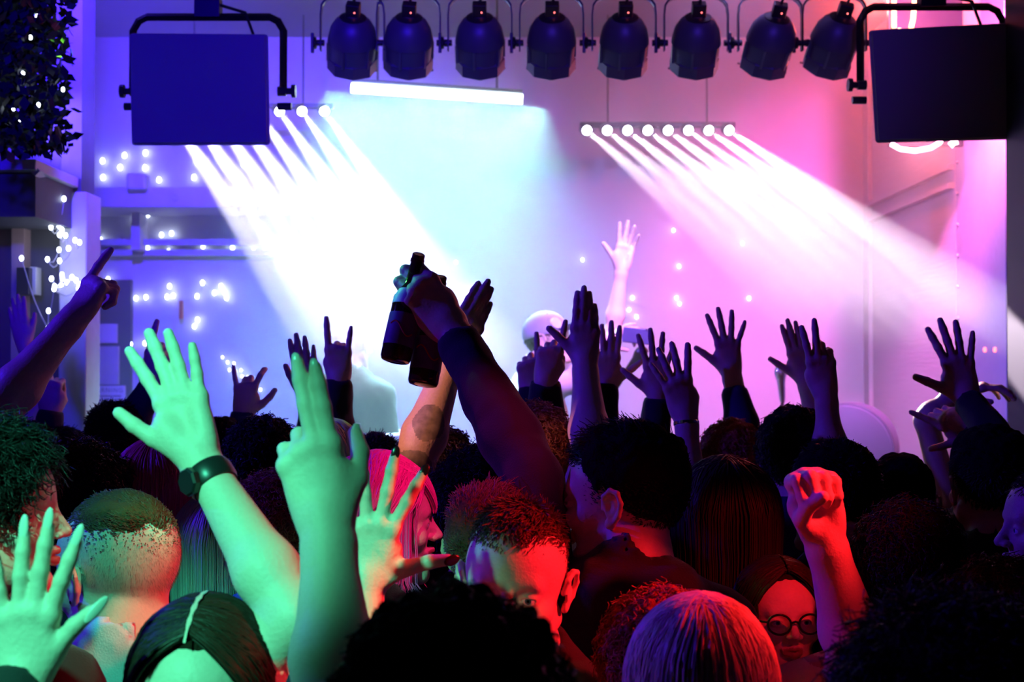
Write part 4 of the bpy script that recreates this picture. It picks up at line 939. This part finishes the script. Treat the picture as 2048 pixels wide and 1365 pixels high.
P_glass = person(1560, 1130, 2.70, 'woman with black-rimmed glasses and long dark hair facing the camera, fist raised', yaw=186, pitch=6, byaw=184, hs=.88, wide=.92,
    hairs=H('long', DARKH, dens=1.3, length=.28), face=True, skin=SKIN2, top=C_NAVY,
    arms=[arm(+1, (1648, 1075), (1722, 1335), 2.36, 2.42, (1618, 935), 2.34, pose='fist', thumb='L', back=False, sleeve=-.35, fat=1.25, sc=1.15)])
P_blond = person(1402, 1222, 1.86, 'person with straight blond hair seen from behind, in front of the woman with glasses', yaw=-6, pitch=0, byaw=0, hs=.98, wide=.9,
    hairs=H('long', BLONDH, dens=2.2, length=.22, vol=.006), face=False, skin=SKIN2)
P_dkred = person(1318, 1200, 2.12, 'dark reddish head of hair just left of and behind the blond head', yaw=20, hairs=H('curly', GINGERH, dens=1.2, length=.03), wide=.9, hs=.95)
P_br = person(1885, 1262, 1.55, 'dark curly head at the bottom right corner, nearest on that side', yaw=15, hairs=H('curly', DARKH, dens=1.8, length=.055, vol=.015), hs=1.05)
# ---- second row
P_pink = person(765, 922, 2.72, 'person with pink hair and a fringe in profile facing right, face lit red', yaw=-82, byaw=-30, hairs=H('bangs', PINKH, dens=1.5, length=.10), face=True, skin=SKIN2, top=C_BLACK, wide=.92, hs=1.0)
P_bottle = person(1245, 862, 2.62, 'tall dark-haired man in a black jumper facing left, raised fist holding two beer bottles', yaw=72, byaw=8, hs=1.10, hairs=H('quiff', BLACKH, dens=1.5, vol=.008), face=True, skin=SKIN, top=C_BLACK, wide=1.08, hood=True,
    arms=[arm(-1, (906, 664), (1070, 965), 2.86, 2.66, (836, 578), 2.88, pose='grip', n=(.25, -.95, .1), thumb='R', s=(.5, 0, .8), sleeve=.90, fat=1.18, sc=1.26, over=dict(i=(4, 26, 88, 55), m=(1, 30, 88, 55), r=(-3, 34, 88, 55), p=(-7, 46, 80, 50), t=(20, 40, 60)))])
P_frizz = person(962, 925, 2.95, 'person with frizzy black hair below the raised bottle arm', yaw=0, hairs=H('curly', BLACKH, dens=1.4, vol=.012))
P_lglow = person(1448, 945, 3.02, 'person with long straight dark hair seen from behind, left side glowing green', yaw=3, byaw=0, hairs=H('long', DARKH, dens=1.5, length=.22, vol=.014), wide=.9, top=C_BLACK, hs=1.08)
P_dark28 = person(1815, 1022, 2.55, 'person with a big dark rounded head of hair at right, seen from behind', yaw=-8, hairs=H('curly', BLACKH, dens=1.2, length=.03), hs=1.02, top=C_BLACK)
P_40 = person(2000, 1142, 2.30, 'person with wavy dark hair low at the right edge, below the bearded profile', yaw=20, hairs=H('curly', DARKH, dens=1.2, length=.035))
P_41 = person(2108, 935, 2.75, 'man at the right edge in profile facing left, only his nose and beard in view', yaw=88, byaw=40, hairs=H('short', BLACKH), face=True)
P_red = person(320, 892, 3.15, 'person with long red-dyed hair behind the shaved head', yaw=-12, hairs=H('long', REDH, dens=1.5, length=.20), top=C_RED, wide=.92)
P_yel = person(436, 1000, 2.95, 'person with pale blond hair glowing yellow-green behind the raised watch arm', yaw=10, hairs=H('long', PALEH, dens=1.2, length=.16), top=C_RED, wide=.9)
P_curl = person(548, 962, 2.85, 'person with purple-lit curly hair between the two raised green arms', yaw=5, hairs=H('curly', GINGERH, dens=1.3, length=.03), top=C_BLUE)
P_dk16 = person(165, 905, 3.0, 'person with tousled dark hair at left, in front of the red-haired person', yaw=-15, hairs=H('curly', DARKH, dens=1.2, length=.04), top=C_NAVY)
P_26 = person(1662, 890, 3.2, 'dark-haired man behind the raised fist, bright forehead edge on his left', yaw=35, hairs=H('short', BLACKH, dens=1.2, vol=.006), hs=1.04)
P_27 = person(1798, 912, 3.35, 'person with a close-cropped round dark head at right', yaw=-5, hairs=H('short', BLACKH, length=.008))
P_29 = person(1978, 868, 3.35, 'tall dark figure at the right edge, both arms up, spread hand above a pointing hand', yaw=6, hairs=H('short', BLACKH, vol=.012), hs=1.08, wide=1.05,
    arms=[arm(+1, (1935, 800), (2050, 960), 3.66, 3.46, (1905, 680), 3.68, pose='wide', thumb='L', back=True, sleeve=.93, sc=1.12, over=dict(i=(14, 0, 4, 3), m=(4, 0, 3, 3), r=(-6, 0, 4, 3), p=(-20, 0, 4, 3), t=(52, -4, 0))),
          arm(-1, (1950, 868), (1975, 1000), 3.72, 3.5, (1890, 835), 3.72, pose='cshape', thumb='L', back=True, sleeve=.92, s=(-.2, 0, -1), sc=.95, over=dict(i=(2, 8, 10, 6), t=(52, 8, 5)))])
P_31 = person(1385, 985, 3.36, 'person facing left, hidden by the long-haired head, bracelet arm raised', yaw=60, hairs=H('short', DARKH), top=C_BLACK, wide=.88, short=True, face=False,
    arms=[arm(-1, (1372, 838), (1386, 1040), 3.45, 3.4, (1340, 712), 3.46, pose='open', thumb='R', back=True, sleeve=-.3, over=dict(i=(16, 5, 10, 5), m=(4, 10, 14, 8), r=(-8, 4, 8, 5), p=(-20, 0, 6, 5), t=(30, 50, 30)))])
mb, c, ax, r_, h = band(P_31, 'bracelet', -1, .006, .016, CHROME, .001); mb.build('bracelet', CHROME, P_31['o'], smooth=True)
# ---- third row
P_point = person(-200, 800, 2.9, 'person outside the left edge pointing up towards the stage with a bare arm', yaw=-15, hairs=H('short', BLACKH), skin=SKIN, short=True,
    arms=[arm(+1, (146, 640), (-10, 830), 3.0, 2.9, (205, 545), 3.05, pose='point', thumb='L', n=(-.3, -.5, .7), sleeve=-.3, fat=1.15, sc=1.05)])
P_19 = person(528, 848, 3.4, 'person with wavy dark hair left of the tall green-lit hand', yaw=0, hairs=H('curly', BLACKH, length=.03), top=C_NAVY)
P_22 = person(872, 862, 3.5, 'dark-haired person in front of the case, tattooed bare left arm raised', yaw=0, hairs=H('curly', BROWNH, length=.03), short=True,
    arms=[arm(-1, (905, 712), (826, 935), 3.2, 3.1, (958, 608), 3.22, pose='flat', thumb='L', back=True, sleeve=-.3, fat=1.2, sc=1.0, over=dict(i=(-2, 6, 8, 5), m=(-2, 4, 6, 4), r=(0, 6, 8, 5), p=(3, 10, 12, 6)))])
P_765 = person(752, 872, 3.9, 'dark head seen between the tattooed arm and the glowing green hair', yaw=-5, hairs=H('short', BLACKH), top=C_NAVY)
P_green = person(655, 850, 3.6, 'person with pale hair glowing bright lime green behind the tall green-lit hand', yaw=0, hairs=H('bob', PALEH, dens=1.0, length=.05), top=C_RED)
P_23 = person(1072, 822, 3.6, 'person with curly brown hair right of the black sleeve', yaw=5, hairs=H('curly', GINGERH, dens=1.3, length=.03), top=C_BLACK)
P_42 = person(1222, 902, 3.38, 'hidden person behind the tall man, thick bare forearm raised with fingers together', yaw=0, hairs=H('short', BLACKH), short=True, wide=.9,
    arms=[arm(-1, (1170, 728), (1182, 915), 3.55, 3.45, (1172, 622), 3.56, pose='flat', thumb='L', back=True, sleeve=-.3, fat=1.2, over=dict(i=(-3, 2, 6, 4), m=(-2, 2, 5, 4), r=(0, 5, 9, 5), p=(2, 8, 12, 6), t=(42, -6, 0)))])
P_45 = person(668, 905, 4.1, 'person hidden behind the glowing green hair, right hand making a horns sign, left hand up', yaw=0, hairs=H('short', BLACKH), top=C_BLACK, wide=.9,
    arms=[arm(+1, (678, 765), (668, 890), 3.95, 3.95, (676, 660), 3.95, pose='horns', thumb='L', back=True, sleeve=.90, fat=1.05), arm(-1, (622, 800), (628, 920), 4.1, 4.1, (605, 705), 4.1, pose='flat', thumb='L', back=True, sleeve=.9)])
P_43 = person(1088, 872, 4.0, 'hidden person behind the curly brown hair, one finger pointing up from a black cuff', yaw=0, hairs=H('short', BLACKH), wide=.9,
    arms=[arm(+1, (1090, 766), (1090, 880), 3.8, 3.85, (1106, 666), 3.8, pose='point', thumb='R', back=True, sleeve=.86, fat=1.1, sc=.95), arm(-1, (1062, 790), (1052, 905), 4.0, 4.0, (1054, 680), 4.0, pose='point', thumb='R', back=True, sleeve=.97, sc=.95)])
P_44 = person(1270, 905, 4.15, 'hidden person behind the tall man, dark hands up on both sides of the phone', yaw=0, hairs=H('short', BLACKH), wide=.95,
    arms=[arm(-1, (1212, 778), (1196, 915), 4.1, 4.1, (1215, 700), 4.1, pose='open', thumb='R', back=True, sleeve=.95, over=dict(i=(4, 0, 5, 3), m=(0, 0, 5, 3), r=(-6, 0, 5, 3), p=(-12, 0, 5, 3), t=(50, 0, 0))),
          arm(+1, (1316, 795), (1298, 925), 4.05, 4.05, (1312, 700), 4.05, pose='open', thumb='L', back=True, sleeve=.84)])
P_24 = person(1462, 852, 4.0, 'person with reddish curly hair at centre right, open hand raised from a dark cuff', yaw=0, hairs=H('curly', GINGERH, length=.025), top=C_NAVY,
    arms=[arm(+1, (1463, 748), (1490, 885), 4.15, 4.1, (1452, 655), 4.15, pose='wide', thumb='L', back=True, sleeve=.66, over=dict(i=(15, 0, 4, 3), m=(4, 0, 3, 3), r=(-9, 0, 4, 3), p=(-26, 0, 4, 3), t=(44, -4, 0)))])
P_25 = person(1586, 832, 3.75, 'person with a big dark head of hair below the waving hand at right', yaw=0, hairs=H('curly', BLACKH, length=.03, vol=.008), top=C_NAVY)
P_33 = person(1625, 905, 4.5, 'hidden person behind the dark heads at right, open palm waving', yaw=0, hairs=H('short', BLACKH), short=True, skin=SKIN,
    arms=[arm(+1, (1612, 762), (1645, 900), 4.35, 4.4, (1590, 668), 4.35, pose='flat', thumb='L', back=True, sleeve=-.3, sc=1.0, over=dict(t=(44, 0, 0)))])
P_34 = person(1690, 925, 3.85, 'hidden person at right giving a two-finger peace sign, dark bracelet on the wrist', yaw=0, hairs=H('short', BLACKH), short=True, wide=.9,
    arms=[arm(-1, (1652, 792), (1662, 925), 3.6, 3.6, (1636, 678), 3.6, pose='peace', thumb='L', back=True, sleeve=-.3, over=dict(i=(6, 0, 4, 3), m=(-4, 0, 4, 3), r=(-4, 28, 50, 30), p=(-8, 30, 50, 30), t=(15, 60, 35)))])
mb, c, ax, r_, h = band(P_34, 'bracelet', -1, .105, .122, PLAST, .014); mb.build('bracelet', PLAST, P_34['o'], smooth=True)
P_bent = person(2010, 935, 4.35, 'person hidden by the tall dark figure, slim bare arm bent over at the elbow', yaw=0, hairs=H('short', BLACKH), short=True, wide=.85,
    arms=[arm(-1, (1905, 792), (1852, 842), 4.28, 4.3, (1960, 775), 4.25, pose='relax', thumb='L', n=(.1, -.2, 1), sleeve=-.25, fat=.95)])
P_17 = person(232, 808, 4.05, 'person with dark hair at left, arm up pointing behind the green-lit hand', yaw=0, hairs=H('short', BLACKH), top=C_NAVY,
    arms=[arm(+1, (300, 775), (250, 860), 4.1, 4.1, (325, 680), 4.1, pose='point', thumb='L', back=True, sleeve=.88, sc=1.05)])
P_18 = person(445, 838, 4.2, 'person with a smooth dark head, small clawed hand raised beside it', yaw=0, hairs=H('short', BLACKH, length=.012), top=C_NAVY,
    arms=[arm(+1, (486, 832), (480, 930), 4.4, 4.4, (492, 765), 4.4, pose='claw', thumb='R', back=True, sleeve=.9, over=dict(i=(20, 10, 40, 30), m=(-6, 60, 80, 40), r=(-4, 60, 80, 40), p=(-16, 0, 10, 5)))])
P_49 = person(128, 858, 4.3, 'person at far left with a violet-lit forehead, dark hand raised by the column', yaw=-35, hairs=H('short', BLACKH),
    arms=[arm(-1, (100, 832), (85, 930), 4.3, 4.3, (98, 762), 4.3, pose='fist', thumb='R', back=True, sleeve=.95)])
P_50 = person(-70, 770, 4.9, 'person outside the left edge, slim hand raised in front of the maroon door', yaw=-10, hairs=H('short', BLACKH), short=True, wide=.85,
    arms=[arm(+1, (48, 690), (95, 780), 4.9, 4.9, (38, 640), 4.9, pose='flat', thumb='R', back=True, sleeve=-.3, fat=.85, sc=.9)])
P_x1 = person(60, 848, 3.7, 'person with dark hair at far left behind the black curly hair', yaw=-30, hairs=H('short', BLACKH), top=C_NAVY)
# ---- performers on the stage
P_cap = person(1098, 628, 6.35, 'performer in a pale jacket and peaked cap facing right, one hand stretched high', yaw=-112, pitch=10, byaw=-70, hairs=H('short', BLACKH), face=True, skin=SKIN2, top=C_WHITE, z0=.42, thing='jacket',
    arms=[arm(-1, (1243, 540), (1225, 668), 6.45, 6.45, (1258, 455), 6.45, pose='open', thumb='L', back=False, sleeve=-.6, sc=1.15, over=dict(i=(8, 0, 8, 4), m=(0, 0, 8, 4), r=(-6, 10, 15, 10), p=(-14, 10, 20, 10), t=(40, -5, 0))),
          arm(+1, (1205, 680), (1150, 765), 6.15, 6.2, (1262, 655), 6.1, pose='pinch', thumb='R', n=(.1, -.5, .8), s=(0, -.3, -1), sleeve=.85)])
L = P_cap['L']; hs_ = P_cap['hs']; Rm = P_cap['R']; CAPW = mat('cap_cloth', (.34, .32, .38), .8); CAPD = mat('cap_peak', (.16, .14, .30), .8)
F_ = field_for([ell(L(0, -.012, .045), np.array((.088, .108, .098)), Rm, .01)], .006); F_.add(ell(L(0, -.012, -.07), np.array((.14, .16, .115)), Rm, .006, True)); Vc, Qc = F_.mesh(); cp = link_mesh('cap', Vc, Qc, CAPW, None, P_cap['o'], P_cap['base'])
F_ = field_for([ell(L(0, .125, .052), np.array((.072, .088, .006)), Rm @ np.array(Matrix.Rotation(math.radians(14), 3, 'X')), .01)], .004); Vc, Qc = F_.mesh(); link_mesh('peak', Vc, Qc, CAPD, None, cp, P_cap['base'])
t = MB(); dd = nrm(Rm @ np.array([.55, .80, .25])); t.lathe(L(0, -.012, .045) + dd * .098, dd, [(0, .028), (.006, .026), (.008, .01)], 20); t.build('disc', C_WHITE, cp)
P_bald = person(704, 640, 6.7, 'bald performer in a dark shirt on the left of the stage, seen from behind', yaw=-30, byaw=-10, hairs=None, skin=SKIN2, top=C_BLACK, z0=.42, hs=1.05, thing='shirt')

# ---- glasses
R_ = P_glass['R']; L = P_glass['L']; FR = mat('glasses_frame', (.01, .01, .012), .25); gl = None
t = MB()
for q in (-1, 1):
    pts = [L(q * (.033 + .0245 * math.cos(a)), .108 - .006 * abs(math.cos(a)) * (1 if q * math.cos(a) * q > 0 else 0), .003 + .0205 * math.sin(a)) for a in np.linspace(0, 2 * math.pi, 28, endpoint=False)]
    t.tube(pts, .0021, 8, closed=True)
t.tube([L(-.0085, .108, .006), L(0, .112, .009), L(.0085, .108, .006)], .0022, 8)
gl = t.build('glasses', FR, P_glass['o'], origin=P_glass['base'], smooth=True)
for q in (-1, 1):
    t = MB(); t.tube([L(q * .0575, .102, .008), L(q * .074, .075, .010), L(q * .079, .01, .010), L(q * .080, -.012, -.002)], .0019, 8); t.build('temple_arm', FR, gl, smooth=True)
    t = MB(); ax = R_ @ np.array([0, 1, 0]); V = [L(q * (.033 + .0235 * math.cos(a)), .1065, .003 + .0195 * math.sin(a)) for a in np.linspace(0, 2 * math.pi, 28, endpoint=False)]
    V2 = [v + ax * .0015 for v in V]; t.add(V + V2, [list(range(28))[::-1], list(range(28, 56))] + [[k, (k + 1) % 28, 28 + (k + 1) % 28, 28 + k] for k in range(28)]); t.build('lens', mat('spectacle_glass', (.9, .9, .9), .02, trans=1.0, ior=1.1), gl)
# ---- centre parting of the woman at bottom left
def parting(P, y0, y1, w_, gr):
    L = P['L']; N = 24; V = []; F = []
    for i in range(N):
        t_ = i / (N - 1); yy = y0 + (y1 - y0) * t_; uy = (yy + .012) / .096; zz = .035 + .088 * math.sqrt(max(0, 1 - uy * uy)); ww = w_ * (1 - .6 * abs(2 * t_ - 1) ** 3) * (1 + .3 * math.sin(i * 1.7))
        k_ = 1 + gr / .09
        for q in (-1, 1): V.append(L(q * ww, -.012 + (yy + .012) * k_, .035 + (zz - .035) * k_))
    F = [[2 * i, 2 * i + 1, 2 * i + 3, 2 * i + 2] for i in range(N - 1)]
    return link_mesh('parting', V, F, SKIN2, None, P['o'], P['base'])
parting(P_part, -.06, .062, .0030, .0245)
# ---- long pointed nails and dark nails
def nails(P, q, m, l, keys='imrp', w_=.0058):
    for k in keys:
        p, d, up, r = P['hands'][q]['tips'][k]; sd = np.cross(d, up); Rn = np.stack([sd, d, up], 1)
        F = field_for([ell(p + up * r * .70 + d * (r * .2 + l * .3), np.array((w_, .006 + l * .8, .0022)), Rn, .002)], .0011); V, Q = F.mesh(); link_mesh('fingernail', V, Q, m, None, P['o'], P['base'])
nails(P_nails, +1, NAIL, .014, 'imrpt'); nails(P_hid, -1, NAILD, .006, 'imrpt', .0066); nails(P_black, -1, NAIL, .003, 'imt')
# ---- studs in ears
t = MB(); t.ball(P_shave['L'](-.082, .004, -.026), .004); t.build('earring', C_BLACK, P_shave['o'], origin=P_shave['base'])
# ---- tattoos: darker patches that belong to the skin of the arm
h = P_22['hands'][-1]
def ink_patch(P, h, t0, t1, a0, a1, name):
    E, W_ = h['E'], h['W']; fd = W_ - E; ax = nrm(fd); e1 = nrm(np.cross(ax, (0, 1, 0))); e2 = np.cross(ax, e1)
    vd = nrm(CAM - (E + W_) / 2); ac = math.degrees(math.atan2(vd @ e2, vd @ e1)); a0 += ac; a1 += ac
    me = P['o'].data; n = len(me.polygons); cen = np.zeros(n * 3); me.polygons.foreach_get('center', cen); cen = cen.reshape(-1, 3) + P['base'] - E
    L_ = np.linalg.norm(fd); tt = cen @ ax / L_; rad = cen - (cen @ ax)[:, None] * ax; an = np.degrees(np.arctan2(rad @ e2, rad @ e1))
    da = (an - (a0 + a1) / 2 + 180) % 360 - 180; u = (tt - (t0 + t1) / 2) / ((t1 - t0) / 2); v = da / ((a1 - a0) / 2)
    hit = (np.linalg.norm(rad, axis=1) < .075) & (u * u + v * v < 1 + .25 * wob(cen, 70, 3))
    if len(me.materials) < 3: me.materials.append(mat('tattooed_skin', (.30, .21, .16), .55, var=.8, bscale=60))
    mi = np.zeros(n, dtype=np.int32); me.polygons.foreach_get('material_index', mi); mi[hit] = 2; me.polygons.foreach_set('material_index', mi)
ink_patch(P_22, h, .18, .50, -42, 42, 'tattoo'); ink_patch(P_22, h, -.12, .10, -60, 50, 'tattoo')

# ---- held things: two bottles and a phone
GLASS = mat('brown_glass', (.16, .07, .03), .06, trans=.75, ior=1.5); LABEL = mat('paper_label', (.14, .06, .15), .6, var=.8, bscale=28, bump=.1); FOIL = mat('neck_foil', (.80, .82, .78), .5, metal=.0, var=.2, bscale=60)
def bottle(top_, bot, dt, db, label, hgt=.235):
    a = at(*top_, dt); b = at(*bot, db); ax = nrm(a - b); b = a - ax * hgt; r = empty('beer_bottle', b, label, 'bottle')
    t = MB(); t.lathe(b, ax, [(0.0, .022), (0.002, .029), (.008, .0315), (.115, .0315), (.135, .030), (.155, .022), (.170, .0155), (.215, .0128), (.216, .0145), (.222, .0145), (.223, .0132), (.233, .0135), (.235, .0115), (.20, .0100), (.16, .014), (.14, .024), (.01, .027)], 40); g = t.build('glass', GLASS, r, smooth=True)
    t = MB(); t.lathe(b, ax, [(.030, .0318), (.030, .0322), (.098, .0322), (.098, .0318)], 40, closed=True); lb = t.build('label', LABEL, r, smooth=True)
    t = MB(); t.lathe(b, ax, [(.118, .0314), (.118, .0322), (.135, .0308), (.152, .0240), (.152, .0230)], 40, closed=True); t.build('neck_label', FOIL, r, smooth=True)
    u = nrm(np.cross(ax, (0, 1, 0))); fr = np.array([0, -1.0, 0]); fr = nrm(fr - ax * (fr @ ax))
    t = MB()
    for k in range(9):
        p = []
        for j in range(7):
            an = -.75 + j * .25; p.append(b + ax * (.060 + .012 * math.sin(k * 1.3 + j) + .0) + .0324 * (math.sin(an) * u + math.cos(an) * fr))
    t.tube([b + ax * (.064 + .014 * math.sin(an * 3.2)) + .0324 * (math.sin(an) * u + math.cos(an) * fr) for an in np.linspace(-.8, .8, 14)], .0016, 6)
    t.build('label_emblem', C_RED, lb)
    return r
bottle((838, 508), (790, 722), 2.915, 2.86, 'brown beer bottle held in the raised fist, neck showing above the fingers')
bottle((880, 562), (850, 742), 2.93, 2.89, 'second darker beer bottle hanging behind the fist, mostly hidden by the sleeve', .225)
a = at(1262, 672, 6.08); r = empty('mobile_phone', a, 'dark phone held sideways by the performer in the cap', 'phone')
Rp = rot(0, 0, 6); t = MB(); t.box(at(1274, 672, 6.08), (.125, .010, .068), Rp); t.build('casing', mat('phone_case', (.06, .07, .18), .4), r, bevel=.004)
t = MB(); t.box(at(1274, 672, 6.08) + np.array([0, .0056, 0]), (.118, .001, .062), Rp); t.build('screen', PLAST, r)
t = MB(); t.lathe(at(1293, 660, 6.08) + np.array([0, -.005, 0]), (0, -1, 0), [(0, .004), (.0015, .004), (.002, .002)], 12); t.build('camera_lens', PLAST, r)
